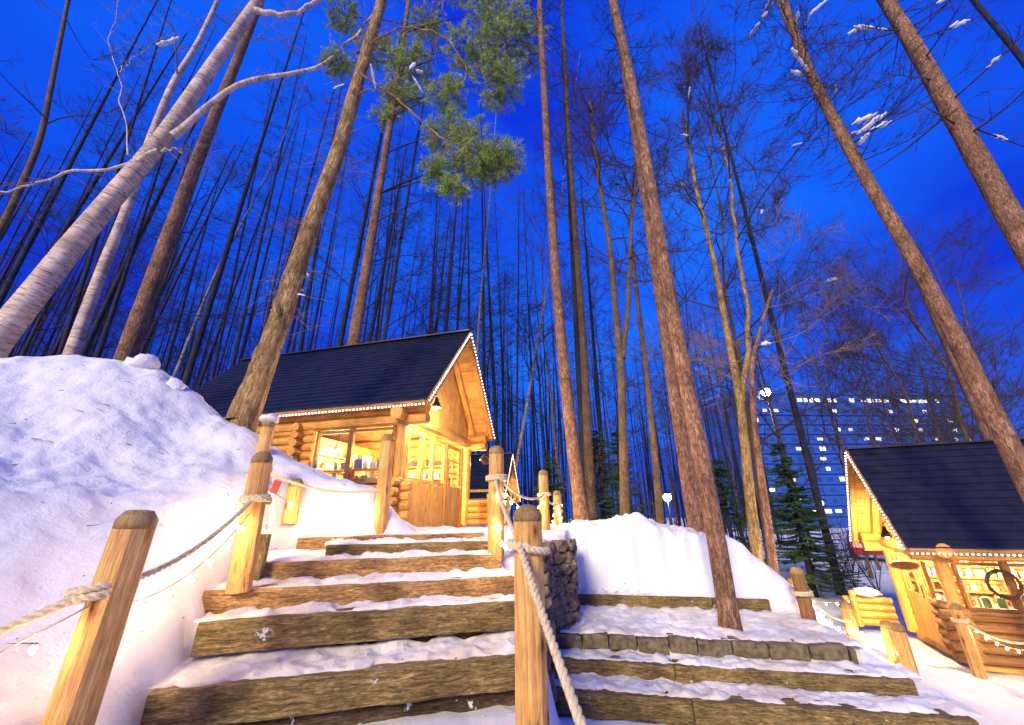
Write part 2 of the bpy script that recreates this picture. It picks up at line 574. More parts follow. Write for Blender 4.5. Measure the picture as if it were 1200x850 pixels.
def tubes(P, R, n=3):
    """many tubes at once: P (M,N,3), R (M,N) -> V, F(quads), G"""
    Mn, Nn, _ = P.shape
    T = np.gradient(P, axis=1)
    T /= np.linalg.norm(T, axis=2, keepdims=True) + 1e-12
    ref = np.where(np.abs(T[..., 2:3]) < 0.9, np.array([0, 0, 1.0]), np.array([1.0, 0, 0]))
    A = np.cross(T, ref)
    A /= np.linalg.norm(A, axis=2, keepdims=True) + 1e-12
    B = np.cross(T, A)
    th = np.linspace(0, 2 * math.pi, n, endpoint=False)
    V = P[:, :, None, :] + R[:, :, None, None] * (np.cos(th)[None, None, :, None] * A[:, :, None, :] + np.sin(th)[None, None, :, None] * B[:, :, None, :])
    L = np.concatenate([np.zeros((Mn, 1)), np.cumsum(np.linalg.norm(np.diff(P, axis=1), axis=2), 1)], 1)
    G = np.stack([np.broadcast_to(L[:, :, None], (Mn, Nn, n)), R[:, :, None] * np.cos(th), R[:, :, None] * np.sin(th)], -1)
    i = np.arange(Nn - 1)[:, None]
    j = np.arange(n)[None, :]
    q = np.stack([i * n + j, i * n + (j + 1) % n, (i + 1) * n + (j + 1) % n, (i + 1) * n + j], -1).reshape(-1, 4)
    F = (q[None] + (np.arange(Mn) * Nn * n)[:, None, None]).reshape(-1, 4)
    return V.reshape(-1, 3), F, G.reshape(-1, 3)


def merge(parts):
    Vs, Fs, Gs, b = [], [], [], 0
    for V, F, G in parts:
        Vs.append(V)
        Fs.append(F + b)
        Gs.append(G)
        b += len(V)
    return np.concatenate(Vs), np.concatenate(Fs), np.concatenate(Gs)


# ------------------------------------------------------------------ noise
def vnoise(x, y, seed=0):
    xi, yi = np.floor(x).astype(np.int64), np.floor(y).astype(np.int64)
    fx, fy = x - xi, y - yi
    fx, fy = fx * fx * (3 - 2 * fx), fy * fy * (3 - 2 * fy)

    def h(a, b):
        k = (a * 374761393 + b * 668265263 + seed * 144269504) & 0xffffffff
        k = ((k ^ (k >> 13)) * 1274126177) & 0xffffffff
        return ((k ^ (k >> 16)) & 0xffff) / 65535.0
    a, b, c, d = h(xi, yi), h(xi + 1, yi), h(xi, yi + 1), h(xi + 1, yi + 1)
    return (a * (1 - fx) + b * fx) * (1 - fy) + (c * (1 - fx) + d * fx) * fy - 0.5


def fbm(x, y, seed=0, oct=4):
    s, a = 0, 1.0
    for o in range(oct):
        s = s + a * vnoise(x * 2 ** o + 17.3 * o, y * 2 ** o - 9.1 * o, seed + o)
        a *= 0.5
    return s


def sstep(x, a, b):
    t = np.clip((x - a) / (b - a), 0, 1)
    return t * t * (3 - 2 * t)


# ------------------------------------------------------------------ terrain
# stair frames: left flight (t along tread, s up the flight), right flight likewise
DL, NL = np.array([0.964, 0.266]), np.array([-0.266, 0.964])
DR, NR = np.array([0.978, -0.208]), np.array([0.208, 0.978])
#            s     z_top  t0     t1   rows
LROWS = [(3.10, 0.32, -1.22, 1.08, 2), (3.47, 0.57, -1.19, 1.06, 2), (3.76, 0.71, -1.30, 1.05, 1),
         (4.20, 0.85, -1.13, 1.04, 1), (4.52, 0.955, -0.62, 1.02, 1), (4.86, 1.02, -0.95, 1.0, 1)]
RROWS = [(4.58, -0.33, -0.85, 2.72, 2), (4.96, -0.19, -0.80, 2.57, 1), (5.24, -0.03, -0.75, 2.30, 1), (6.72, 0.12, -0.62, 2.07, 1)]
TP = []


def tp(x, y, z):
    TP.append((x, y, z))


for q in [(0, 0, 0), (-1, 1, 0), (0, 2, .02), (-.5, 2.8, .04), (-1.5, 2.3, .06), (.9, 1.5, -.25), (1.2, 3.3, -.52), (3, 2.5, -.62), (3.4, 3.4, -.62),
          (5, 3, -.85), (8, 4, -1.05), (4.8, 4.4, -.85), (5.6, 5.6, -.98), (6.6, 6.8, -1.08), (6.2, 9, -1.1), (6.5, 12, -1.15), (9, 6.5, -1.1), (12, 8, -1.15),
          (4.2, 5.0, -.62), (4.4, 6.0, -.45), (4.6, 7.0, -.35), (5.2, 7.2, -.62), (4.6, 8.5, -.2), (3.4, 5.9, -.03), (3.8, 6.9, .35), (9, 11, -1.1), (12, 15, -1.1), (18, 22, -1.2), (30, 30, -1.6), (40, 60, -3), (15, 40, -1.5),
          # the big bank left of the steps
          (-1.75, 1.6, .20), (-2.1, 2.0, .45), (-2.35, 2.5, .55), (-2.9, 2.6, .80), (-3.4, 2.8, 1.23), (-2.45, 3.0, .85), (-2.5, 3.4, 1.05), (-3.1, 3.5, 1.38), (-3.8, 3.6, 1.62), (-5, 3.9, 2.3), (-6.3, 4.5, 3.05),
          (-2.2, 4.1, 1.15), (-2.9, 4.3, 1.62), (-3.8, 4.5, 2.1), (-4.4, 4.3, 2.35), (-1.75, 4.55, 1.06), (-1.65, 5.0, 1.50), (-2.15, 4.95, 1.62), (-2.6, 4.8, 1.76), (-3.15, 4.8, 2.17), (-3.8, 5.0, 2.40), (-4.35, 5.0, 2.82), (-5.0, 5.0, 3.15), (-5.7, 4.9, 3.16), (-8, 5, 3.5), (-4.5, 2.3, 1.6), (-6, 1, 2.2), (-3, 1, .9),
          (-2.2, 5.6, 1.35), (-3.4, 5.9, 1.55), (-5, 6.4, 2.0), (-8, 7, 2.6), (-6, 9, 1.6), (-10, 10, 2.2), (-15, 12, 2.4), (-12, 22, 2.2), (-25, 30, 3), (-8, 16, 1.6),
          # landing and forest floor
          (-1.25, 5.2, 1.03), (-.6, 5.0, 1.0), (-.3, 6, 1.02), (-1.0, 6.6, 1.02), (0.2, 5.2, .95), (0.2, 6.0, .98), (0, 8, 1.0), (.3, 10, .95), (.6, 14, .85), (.3, 20, .7), (2, 9, 1.0), (3, 12, .8), (4.5, 11, .1), (8, 18, -.4), (0, 30, .6), (0, 60, .5), (-30, 60, 3), (20, 12, -1.3), (-2, 14, 1.0), (-15, 2, 3.4), (15, 0, -1.2), (0, -6, -.1), (-8, -6, 1.5), (8, -6, -1.1)]:
    tp(*q)
_tp = np.array(TP)


def _U(r2):
    return 0.5 * r2 * np.log(r2 + 1e-9)


_n = len(_tp)
_K = _U(((_tp[:, None, :2] - _tp[None, :, :2]) ** 2).sum(-1)) + np.eye(_n) * 0.01
_P = np.c_[np.ones(_n), _tp[:, :2]]
_A = np.block([[_K, _P], [_P.T, np.zeros((3, 3))]])
_w = np.linalg.solve(_A, np.r_[_tp[:, 2], np.zeros(3)])


def xwall(Y):
    """line of the stone retaining wall beside the upper landing"""
    return np.where(Y < 5.2, 0.10 + 0.12 * (Y - 3.3), np.where(Y < 5.64, 0.33 + 0.75 * (Y - 5.2), 0.66 + 0.16 * (Y - 5.64)))


def steps_profile(s, rows, low):
    z = np.full_like(s, low)
    for r in rows:
        z = np.where(s > r[0] + 0.13, r[1], z)
    return z


def height(x, y, rough=True):
    x = np.asarray(x, float)
    y = np.asarray(y, float)
    sh = x.shape
    xf, yf = x.ravel(), y.ravel()
    # far away the ground levels out
    xc, yc = np.clip(xf, -40, 45), np.clip(yf, -12, 70)
    z = np.empty_like(xf)
    for i in range(0, len(xf), 40000):
        a, b = xc[i:i + 40000], yc[i:i + 40000]
        d = (a[:, None] - _tp[None, :, 0]) ** 2 + (b[:, None] - _tp[None, :, 1]) ** 2
        z[i:i + 40000] = _U(d) @ _w[:_n] + _w[_n] + _w[_n + 1] * a + _w[_n + 2] * b
    if rough:
        near = np.exp(-((xf + 4) ** 2 / 14 + (yf - 4) ** 2 / 8))
        z = z + 0.045 * fbm(xf * 1.6, yf * 1.6, 3, 5) + near * (0.17 * fbm(xf * 1.7, yf * 1.7, 9, 5) + 0.05 * np.abs(fbm(xf * 4 + yf, yf * 5, 21, 4)) + 0.016 * fbm(xf * 12, yf * 12, 22, 3))
        z = z + 0.014 * fbm(xf * 9, yf * 9, 71, 3)
        far = sstep(yf, 9, 20)
        z = z + far * 0.25 * fbm(xf * 0.35, yf * 0.35, 5, 3)
    # snow bank between the upper path and the lower steps
    tR, sR = xf * DR[0] + yf * DR[1], xf * NR[0] + yf * NR[1]
    zc = np.interp(tR, [-1.0, -0.6, 0.0, 0.45, 1.0, 1.5, 2.0, 2.35, 2.9], [.98, 1.02, 1.08, 1.15, 1.02, .92, .72, .50, .05])
    wob = (0.16 * fbm(tR * 1.7, sR * 0.6, 31, 3) + 0.17 * vnoise(tR * 5.5, sR * .8, 33) + 0.07 * vnoise(tR * 14, sR * 1.5, 34)) if rough else 0
    lump = (0.24 * fbm(tR * 2.2, sR * 1.6, 12, 4) + 0.06 * fbm(tR * 7, sR * 7, 14, 4)) if rough else 0
    zb = 0.12 + (zc + lump - 0.12) * sstep(sR, 6.76 + wob * 0.3, 7.18 + wob)
    mb = sstep(sR, 6.70, 6.80) * (1 - sstep(sR, 8.3, 10.5)) * sstep(xf, xwall(yf) - 0.02, xwall(yf) + 0.10) * (1 - sstep(tR, 2.2, 3.1))
    mb = mb * sstep(xf, 0.60, 0.74)
    z = z * (1 - mb) + zb * mb
    # lower flight
    zr = steps_profile(sR, RROWS, -0.48) - 0.05
    end = np.interp(sR, [4.4, 4.6, 5.0, 5.25, 5.8, 6.8], [2.85, 2.78, 2.62, 2.38, 2.45, 2.35])
    mr = sstep(sR, 4.2, 4.5) * (1 - sstep(sR, 6.74, 6.79)) * (1 - sstep(tR, end, end + 0.45)) * sstep(xf, xwall(yf), xwall(yf) + 0.05)
    z = z * (1 - mr) + zr * mr
    # low ground in front of the lower flight
    mlow = sstep(xf, 0.14, 0.42) * sstep(yf, 1.2, 2.4) * (1 - sstep(sR, 4.5, 4.6)) * (1 - sstep(tR, 2.4, 3.4))
    z = z * (1 - mlow) + (-0.50 + 0.04 * fbm(xf * 3, yf * 3, 44, 3)) * mlow
    # upper flight
    tL, sL = xf * DL[0] + yf * DL[1], xf * NL[0] + yf * NL[1]
    zl = steps_profile(sL, LROWS, 0.08) - 0.05 + 0.02 * fbm(xf * 6, yf * 6, 61, 3)
    ml = sstep(tL, -1.40, -1.20) * (1 - sstep(xf, xwall(yf) - 0.05, xwall(yf))) * sstep(sL, 2.5, 3.1) * (1 - sstep(sL, 4.95, 5.1))
    z = z * (1 - ml) + zl * ml
    # cleared snow wall standing below the shop window
    ztop = np.interp(xf, [-3.2, -2.6, -2.1, -1.65], [2.05, 1.80, 1.64, 1.50]) + (0.06 * fbm(xf * 4, yf * 4, 81, 3) if rough else 0)
    wv = 0.06 * fbm(xf * 3, yf * 0 + 2, 83, 3) if rough else 0
    mw = sstep(sL, 5.06 + wv, 5.24 + wv) * (1 - sstep(xf, -1.72, -1.56)) * sstep(xf, -3.0, -2.4) * (1 - sstep(sL, 5.45, 6.3))
    z = np.maximum(z, z * (1 - mw) + ztop * mw)
    return z.reshape(sh)


def gz(x, y):
    return float(height(np.array([x]), np.array([y]), True)[0])


def axis_pts(segs):
    o = []
    for a, b, st in segs:
        o.append(np.arange(a, b, st))
    o.append([segs[-1][1]])
    return np.concatenate(o)


gx = axis_pts([(-400, -40, 30), (-40, -12, 1.2), (-12, -6.6, .12), (-6.6, 4.4, .032), (4.4, 10, .08), (10, 45, 1.2), (45, 400, 30)])
gy = axis_pts([(-60, -8, 6), (-8, 1.4, .2), (1.4, 8.4, .032), (8.4, 14, .1), (14, 70, 1.0), (70, 600, 35)])
GX, GY = np.meshgrid(gx, gy)
GZ = height(GX, GY)
V = np.stack([GX, GY, GZ], -1).reshape(-1, 3)
ny, nx = GX.shape
ii, jj = np.meshgrid(np.arange(ny - 1), np.arange(nx - 1), indexing='ij')
F = np.stack([ii * nx + jj, ii * nx + jj + 1, (ii + 1) * nx + jj + 1, (ii + 1) * nx + jj], -1).reshape(-1, 4)
g = link('snow_ground', np_mesh('snow_ground', V, F, MAT['snow'], smooth=True))
g['kind'] = 'structure'


# ------------------------------------------------------------------ stairs
def frame(D, Nv):
    d3, n3 = Vector((D[0], D[1], 0)), Vector((Nv[0], Nv[1], 0))
    return d3, n3


def timber_mesh(L, w, h, seed, wear=0.010):
    """a weathered squared beam, x along it, top at z=0, front face at y=0"""
    k = max(6, int(L / 0.10))
    cs = np.array([(0, -h), (0, -h * .5), (0.0, -0.014), (0.014, 0), (w * .5, 0.0), (w, 0), (w, -h)])
    m = len(cs)
    xs = np.linspace(0, L, k)
    V = np.zeros((k, m, 3))
    V[:, :, 0] = xs[:, None]
    V[:, :, 1] = cs[None, :, 0]
    V[:, :, 2] = cs[None, :, 1]
    nzv = fbm(xs[:, None] * 5 + seed * 7, cs[None, :, 1] * 14 + cs[None, :, 0] * 9 + seed, seed, 3)
    V[:, :, 1] += nzv * wear * 1.4
    V[:, :, 2] += nzv * wear + 0.006 * vnoise(xs * 1.1, xs * 0, seed)[:, None]
    G = np.stack([V[..., 0] + seed * 3.1, V[..., 1] + seed, V[..., 2]], -1)
    F = []
    for i in range(k - 1):
        for j in range(m):
            j2 = (j + 1) % m
            F.append((i * m + j, (i + 1) * m + j, (i + 1) * m + j2, i * m + j2))
    F.append(tuple(range(m)))
    F.append(tuple((k - 1) * m + j for j in range(m))[::-1])
    b = MB()
    b.add(V.reshape(-1, 3), F, G.reshape(-1, 3))
    return b


def place(bm, d3, n3, t, s, z):
    for q in range(len(bm.v)):
        a = bm.v[q]
        o = d3 * t + n3 * s
        bm.v[q] = np.array(o) * np.array([1, 1, 0]) + np.array([0, 0, z]) + a[:, :1] * np.array(d3) + a[:, 1:2] * np.array(n3) + a[:, 2:] * np.array([0, 0, 1.])
    return bm


def snow_strip(d3, n3, t0, t1, s0, s1, z, seed, lift=0.016, ragged=0.04, thick=0.046):
    """trodden snow lying on one tread: a low uneven slab with a ragged front lip"""
    nt_, ns_ = max(12, int((t1 - t0) / 0.016)), max(8, int((s1 - s0) / 0.02))
    tt = np.linspace(t0, t1, nt_)
    fr = s0 + ragged * (0.6 + fbm(tt * 5, tt * 0 + seed, seed, 6) * 1.5 + 1.2 * np.clip(vnoise(tt * 22, tt * 0 + seed, seed + 2), 0, 1))
    Vt = np.zeros((ns_ + 1, nt_, 3))
    u = np.linspace(0, 1, ns_)
    for i in range(ns_):
        s = fr + (s1 - fr) * u[i]
        edge = np.minimum(1, (s - fr) / 0.05)
        zz = z + (lift + thick * fbm(tt * 7, s * 7 + seed, seed + 5, 6) + .012 * np.clip(vnoise(tt * 9, s * 9, seed + 6) * 3, -1, .3)) * np.sqrt(np.clip(edge, 0, 1)) + 0.004
        back = np.clip((s - (s1 - 0.10)) / 0.10, 0, 1)
        zz = zz + back ** 2 * (0.022 + 0.05 * np.abs(fbm(tt * 5, tt * 0 + 3.3, seed + 8, 3)))
        P = np.outer(tt, np.array(d3)) + np.outer(s, np.array(n3))
        Vt[i + 1] = P
        Vt[i + 1, :, 2] = zz
    Vt[0] = Vt[1]
    Vt[0, :, 2] = z - 0.004
    V = Vt.reshape(-1, 3)
    ii, jj = np.meshgrid(np.arange(ns_), np.arange(nt_ - 1), indexing='ij')
    F = np.stack([ii * nt_ + jj, ii * nt_ + jj + 1, (ii + 1) * nt_ + jj + 1, (ii + 1) * nt_ + jj], -1).reshape(-1, 4)
    return V, F


def flight(name, label, D, Nv, rows, mats, seed, splits, blocks_row=None, tail=0.4):
    d3, n3 = frame(D, Nv)
    s, z = rows[0][0], rows[0][1]
    base = d3 * ((rows[0][2] + rows[0][3]) / 2) + n3 * s
    root = thing(name, (base.x, base.y, z - 0.28), label, 'stairs')
    for i, (s, z, t0, t1, nr) in enumerate(rows):
        if i == blocks_row:
            t = t0
            while t < t1 - 0.05:
                w = min(random.uniform(0.27, 0.42), t1 - t)
                b = timber_mesh(w - 0.012, 0.2, 0.13, seed + int(t * 50), 0.022)
                place(b, d3, n3, t, s + random.uniform(-.02, .012), z + random.uniform(-.012, .008))
                b.build('block', MAT['block'], root, smooth=False, bevel=0.008)
                t += w
            b = timber_mesh(t1 - t0 - .1, 0.2, 0.10, seed + 77)
            place(b, d3, n3, t0 + .02, s + 0.045, z - 0.135)
            b.build('sleeper', MAT['sleeper'], root, bevel=0.004)
        else:
            cuts = [t0] + [c for c in splits.get(i, [])] + [t1]
            for a, c in zip(cuts[:-1], cuts[1:]):
                b = timber_mesh(c - a - 0.008, 0.20, 0.18 if nr == 2 else 0.165, seed + i * 5 + int(a * 10))
                place(b, d3, n3, a, s + random.uniform(-.008, .008), z + random.uniform(-.004, .004))
                b.build('sleeper', MAT[mats[i]], root, bevel=0.004)
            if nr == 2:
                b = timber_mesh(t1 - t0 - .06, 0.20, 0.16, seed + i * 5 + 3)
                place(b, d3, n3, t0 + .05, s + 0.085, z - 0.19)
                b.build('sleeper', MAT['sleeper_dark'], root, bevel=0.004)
        s1 = rows[i + 1][0] + 0.07 if i + 1 < len(rows) else s + tail
        V, F = snow_strip(d3, n3, t0 - 0.03, t1 + (0.10 if name == 'lower_stairway' else 0.0), s + (0.045 if nr == 2 else 0.03), s1, z, seed + 40 + i)
        V = V - np.array(WL[root])
        o = link('snow_tread', np_mesh('snow_tread', V, F, MAT['snow_worn'], smooth=True), root)
    return root


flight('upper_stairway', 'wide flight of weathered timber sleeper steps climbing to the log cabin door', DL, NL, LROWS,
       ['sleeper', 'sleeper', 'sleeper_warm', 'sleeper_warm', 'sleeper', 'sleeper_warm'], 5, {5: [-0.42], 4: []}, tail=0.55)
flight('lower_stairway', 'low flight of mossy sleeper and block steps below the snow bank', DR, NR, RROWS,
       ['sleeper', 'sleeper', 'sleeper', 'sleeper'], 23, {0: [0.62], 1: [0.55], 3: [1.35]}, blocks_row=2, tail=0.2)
# loose squared stub standing beside the second post
b = MB()
qs_ = at(303, 655, 3.72)
b.box(qs_, (0.97, 0.24, 0), (-0.24, 0.97, 0), (0.03, 0, 1), 0.05, 0.05, 0.19, 0.006)
tag(b.build('timber_stub', MAT['sleeper'], None, bevel=0.006, loc=qs_ - Vector((0, 0, .18))), 'short squared dark timber stub standing at the left end of the brown steps', 'timber stub')

# stone retaining wall beside the landing, laid as rough courses
wall = thing('stone_wall', (0.3, 4.7, -0.05), 'rough dark stone retaining wall at the edge of the upper landing', 'wall')
path = [Vector((0.25, 4.55, 0)), Vector((0.335, 5.22, 0)), Vector((0.66, 5.64, 0)), Vector((0.80, 6.5, 0))]


def stone_piece(c, a, nrm, lx, ly, lz):
    b = MB()
    th = []
    V = []
    for i, u in enumerate((-1, 0, 1)):
        for j, w in enumerate((-1, 0, 1)):
            for k, h in enumerate((-1, 1)):
                r = 1 - 0.13 * (abs(u) + abs(w)) * random.uniform(.4, 1.2)
                q = Vector(c) + Vector(a) * (u * lx * r) + Vector((0, 0, 1)) * (w * lz * r) + Vector(nrm) * (h * ly * (random.uniform(.85, 1.15) if u == 0 or w == 0 else random.uniform(.6, .85)))
                V.append(tuple(q))
    def ix(i, j, k): return (i * 3 + j) * 2 + k
    Fs = []
    for i in range(2):
        for j in range(2):
            Fs.append((ix(i, j, 0), ix(i, j + 1, 0), ix(i + 1, j + 1, 0), ix(i + 1, j, 0)))
            Fs.append((ix(i, j, 1), ix(i + 1, j, 1), ix(i + 1, j + 1, 1), ix(i, j + 1, 1)))
    for i in range(2):
        Fs.append((ix(i, 0, 0), ix(i + 1, 0, 0), ix(i + 1, 0, 1), ix(i, 0, 1)))
        Fs.append((ix(i, 2, 0), ix(i, 2, 1), ix(i + 1, 2, 1), ix(i + 1, 2, 0)))
        Fs.append((ix(0, i, 0), ix(0, i, 1), ix(0, i + 1, 1), ix(0, i + 1, 0)))
        Fs.append((ix(2, i, 0), ix(2, i + 1, 0), ix(2, i + 1, 1), ix(2, i, 1)))
    b.add(V, Fs)
    return b


for p, q, top0, top1, bot in ((path[0], path[1], 0.88, 0.93, -0.5), (path[1], path[2], 0.93, 0.92, -0.1), (path[2], path[3], 0.92, 0.95, 0.0)):
    a = (q - p)
    L = a.length
    a.normalize()
    nrm = Vector((a.y, -a.x, 0))
    z = bot
    while z < max(top0, top1):
        h = random.uniform(0.09, 0.14)
        u = random.uniform(-.1, 0)
        while u < L:
            w = random.uniform(0.13, 0.26)
            uc = u + w / 2
            top = top0 + (top1 - top0) * min(1, max(0, uc / L))
            if z + h * .6 < top:
                stone_piece(p + a * uc + nrm * random.uniform(-.05, .02) + Vector((0, 0, z + h / 2)), a, nrm, w * .52, 0.11, h * .54).build('stone', MAT['stone'], wall)
            u += w
        z += h
core = MB()
for p, q, top0, top1 in ((path[0], path[1], 0.80, 0.86), (path[1], path[2], 0.86, 0.86), (path[2], path[3], 0.86, 0.88)):
    a = (q - p).normalized()
    nn = Vector((a.y, -a.x, 0)) * -0.07
    V = [tuple(x + y + Vector((0, 0, zz))) for x, zt in ((p, top0), (q, top1)) for y in (nn * 2.4, nn * .6) for zz in (-.6, zt)]
    core.add(V, [(0, 1, 3, 2), (4, 6, 7, 5), (0, 4, 5, 1), (2, 3, 7, 6), (0, 2, 6, 4), (1, 5, 7, 3)])
core.build('core', MAT['stone'], wall)


# ------------------------------------------------------------------ rope-fence posts, ropes, string lights
def post(x, y, z0, z1, r, label, lean=(0, 0), flat=False, mat='post', group=None, n=10):
    root = thing('fence_post', (x, y, z0), label, 'post', group)
    top = Vector((x + lean[0], y + lean[1], z1))
    bot = Vector((x, y, z0))
    ax = (top - bot)
    ps, rs = [], []
    for u in np.linspace(0, 1, 9):
        ps.append(bot + ax * u)
        rs.append(r * (1.03 - .05 * u))
    b = MB()
    b.tube(ps, rs, n, wob=0.010)
    b.build('shaft', MAT[mat], root, smooth=False)
    b = MB()
    axn = ax.normalized()
    if flat:
        prof = [(0.985, 0.001), (1.0, 0.03), (.98, .045), (.66, .085), (0.3, .09)]
    else:
        prof = [(1.0, 0.001), (1.02, .03), (.93, .055), (.75, .078), (.45, .092), (.12, .097)]
    b.tube([top + axn * q for _, q in prof], [r * .985 * k for k, _ in prof], n)
    b.build('cap', MAT['postcap'], root, smooth=True)
    return root


def rope_mesh(P, rad, pitch=0.055, strands=3, ns=5):
    """twisted rope along polyline P"""
    P = np.asarray([tuple(p) for p in P], float)
    L = np.concatenate([[0], np.cumsum(np.linalg.norm(np.diff(P, axis=0), axis=1))])
    k = max(8, int(L[-1] / pitch * 7))
    l = np.linspace(0, L[-1], k)
    Q = np.stack([np.interp(l, L, P[:, i]) for i in range(3)], -1)
    if k > 20:   # smooth the corners
        ker = np.ones(7) / 7
        for i in range(3):
            pad = np.r_[np.repeat(Q[0, i], 3), Q[:, i], np.repeat(Q[-1, i], 3)]
            Q[:, i] = np.convolve(pad, ker, 'valid')
    T = np.gradient(Q, axis=0)
    T /= np.linalg.norm(T, axis=1)[:, None]
    ref = np.array([0.3, 0.1, 1.0])
    ref /= np.linalg.norm(ref)
    A = np.cross(T, ref)
    A /= np.linalg.norm(A, axis=1)[:, None]
    B = np.cross(T, A)
    Ps = []
    for sidx in range(strands):
        ph = 2 * math.pi * (l / pitch / 1.0 / 1.0 * 0.5 + sidx / strands)
        Ps.append(Q + rad * 0.5 * (np.cos(ph)[:, None] * A + np.sin(ph)[:, None] * B))
    Ps = np.stack(Ps)
    return tubes(Ps, np.full(Ps.shape[:2], rad * 0.56), ns)


def catenary(p, q, sag, n=24):
    p, q = Vector(p), Vector(q)
    return [p.lerp(q, u) - Vector((0, 0, sag * 4 * u * (1 - u))) for u in np.linspace(0, 1, n)]


def coil(c, r, turns, rad, dz, a0=0.0, tilt=0.0, axis=Vector((0, 0, 1))):
    pts = []
    for u in np.linspace(0, turns, int(turns * 18) + 1):
        a = a0 + u * 2 * math.pi
        pts.append(Vector(c) + Vector((math.cos(a) * (r + rad), math.sin(a) * (r + rad), dz * u + tilt * math.cos(a))))
    return pts


def rope(P, rad, label, pieces=()):
    c = Vector(P[0])
    parts = [rope_mesh(P, rad)] + [rope_mesh(q, rad) for q in pieces]
    V, F, G = merge(parts)
    o = link('rope', np_mesh('rope', V - np.array(c), F, MAT['rope'], G, True), None, c)
    return tag(o, label, 'rope')


bm_ = MB()
bm_.lathe((0, 0, 0), [(0.006, 0.012), (0.014, 0.006), (0.018, -0.008), (0.015, -0.026), (0.006, -0.036)], 8)
BULB = bm_.mesh('bulb', MAT['bulb'], (0, 0, 0), True)
bm_ = MB()
bm_.lathe((0, 0, 0), [(0.007, 0.030), (0.009, 0.012), (0.007, 0.008)], 6)
SOCK = bm_.mesh('bulb_socket', MAT['wire'], (0, 0, 0), True)


def string_light(P, n, label, wrad=0.004, drop=0.02, scale=1.0, jitter=0.015):
    P = [Vector(p) for p in P]
    root = thing('string_light', P[0], label, 'string light')
    L = [0]
    for a, c in zip(P[:-1], P[1:]):
        L.append(L[-1] + (c - a).length)
    b = MB()
    b.tube(P, wrad, 5)
    b.build('cable', MAT['wire'], root, smooth=True)
    arr = np.array([tuple(p) for p in P])
    for i in range(n):
        l = (i + 0.5) / n * L[-1]
        q = Vector([float(np.interp(l, L, arr[:, k])) for k in range(3)]) + Vector((random.uniform(-jitter, jitter), random.uniform(-jitter, jitter), -drop))
        o = link('bulb', BULB, root, q - WL[root])
        scale_ = scale * .68 * random.uniform(.85, 1.15)
        o.scale = (scale_,) * 3
        o2 = link('bulb_socket', SOCK, root, q - WL[root])
        o2.scale = (scale_,) * 3
    return root


# upper flight, left side
post(-1.97, 2.2, 0.25, 1.16, 0.090, 'thick weathered pine post with dark chamfered top standing against the snow bank', lean=(0.03, 0.0), flat=True)
post(-2.03, 3.33, 0.70, 1.62, 0.082, 'orange pine post beside a red card, roped where the brown steps begin', lean=(-0.03, 0.0), flat=True)
post(-1.50, 4.85, 0.98, 2.06, 0.080, 'tall pine post at the head of the steps in front of the shop window', lean=(-0.02, 0.0), flat=True)
post(-0.18, 4.42, 0.80, 1.83, 0.084, 'round-topped pine post wound with lights at the right of the top steps')
post(0.085, 2.6, -0.10, 1.17, 0.090, 'stout round-topped pine post with thick rope knotted round it below the steps')
post(0.50, 6.85, 0.90, 1.82, 0.080, 'round-topped pine post on the landing just past the stone wall')
post(0.84, 8.05, 0.85, 1.56, 0.080, 'short pine post wrapped in a bundle of string lights on the upper path')
# posts half buried in the bank behind the red card
for x, y, z0, z1, lab in ((-2.62, 4.25, 1.05, 1.78, 'yellow pine post nearly buried in the bank under a coil of rope'),
                          (-2.95, 4.75, 1.50, 2.22, 'yellow pine post with a cushion of snow on top by the cabin logs'),
                          (-2.37, 4.52, 1.15, 1.52, 'small yellow pine stub poking from the snow wall under two bulbs')):
    post(x, y, z0, z1, 0.075, lab, flat=True)
# lower fence down the right end of the steps
post(3.68, 5.8, -0.25, 0.46, 0.082, 'leaning brown pine post roped at the right end of the lower steps', lean=(-0.02, 0), flat=True, mat='darklog')
post(4.85, 6.75, -0.75, -0.10, 0.080, 'yellow pine post sunk in snow nearest the leaning brown post')
post(5.15, 6.50, -0.75, -0.30, 0.080, 'yellow pine post sunk in snow midway down the lower rope fence', lean=(0.02, 0))
post(4.98, 6.10, -0.90, -0.24, 0.080, 'yellow pine post with lit bulbs at the bottom of the lower rope fence')
post(5.72, 9.35, -1.15, -0.15, 0.080, 'yellow pine post on the far side of the lower path beside the porch log stub')
post(6.98, 7.30, -1.12, -0.24, 0.080, 'slim yellow pine post roped in front of the lower cabin corner')
post(7.85, 7.00, -1.12, -0.10, 0.085, 'stout yellow pine post roped in front of the wreath window')


# snow caps
def snow_blob(c, rx, ry, rz, seed, n=14, m=8):
    V = []
    for i in range(m + 1):
        ph = math.pi * i / m
        for j in range(n):
            th = 2 * math.pi * j / n
            k = 1 + 0.75 * float(fbm(np.array([math.cos(th) * 1.6 * math.sin(ph) + 5 + seed]), np.array([math.sin(th) * 1.6 * math.sin(ph) + math.cos(ph) * 1.9]), seed, 3)[0])
            V.append((c[0] + rx * k * math.sin(ph) * math.cos(th), c[1] + ry * k * math.sin(ph) * math.sin(th), c[2] + rz * k * math.cos(ph)))
    Fq = [(i * n + j, (i + 1) * n + j, (i + 1) * n + (j + 1) % n, i * n + (j + 1) % n) for i in range(m) for j in range(n)]
    return MB().add(V, Fq)


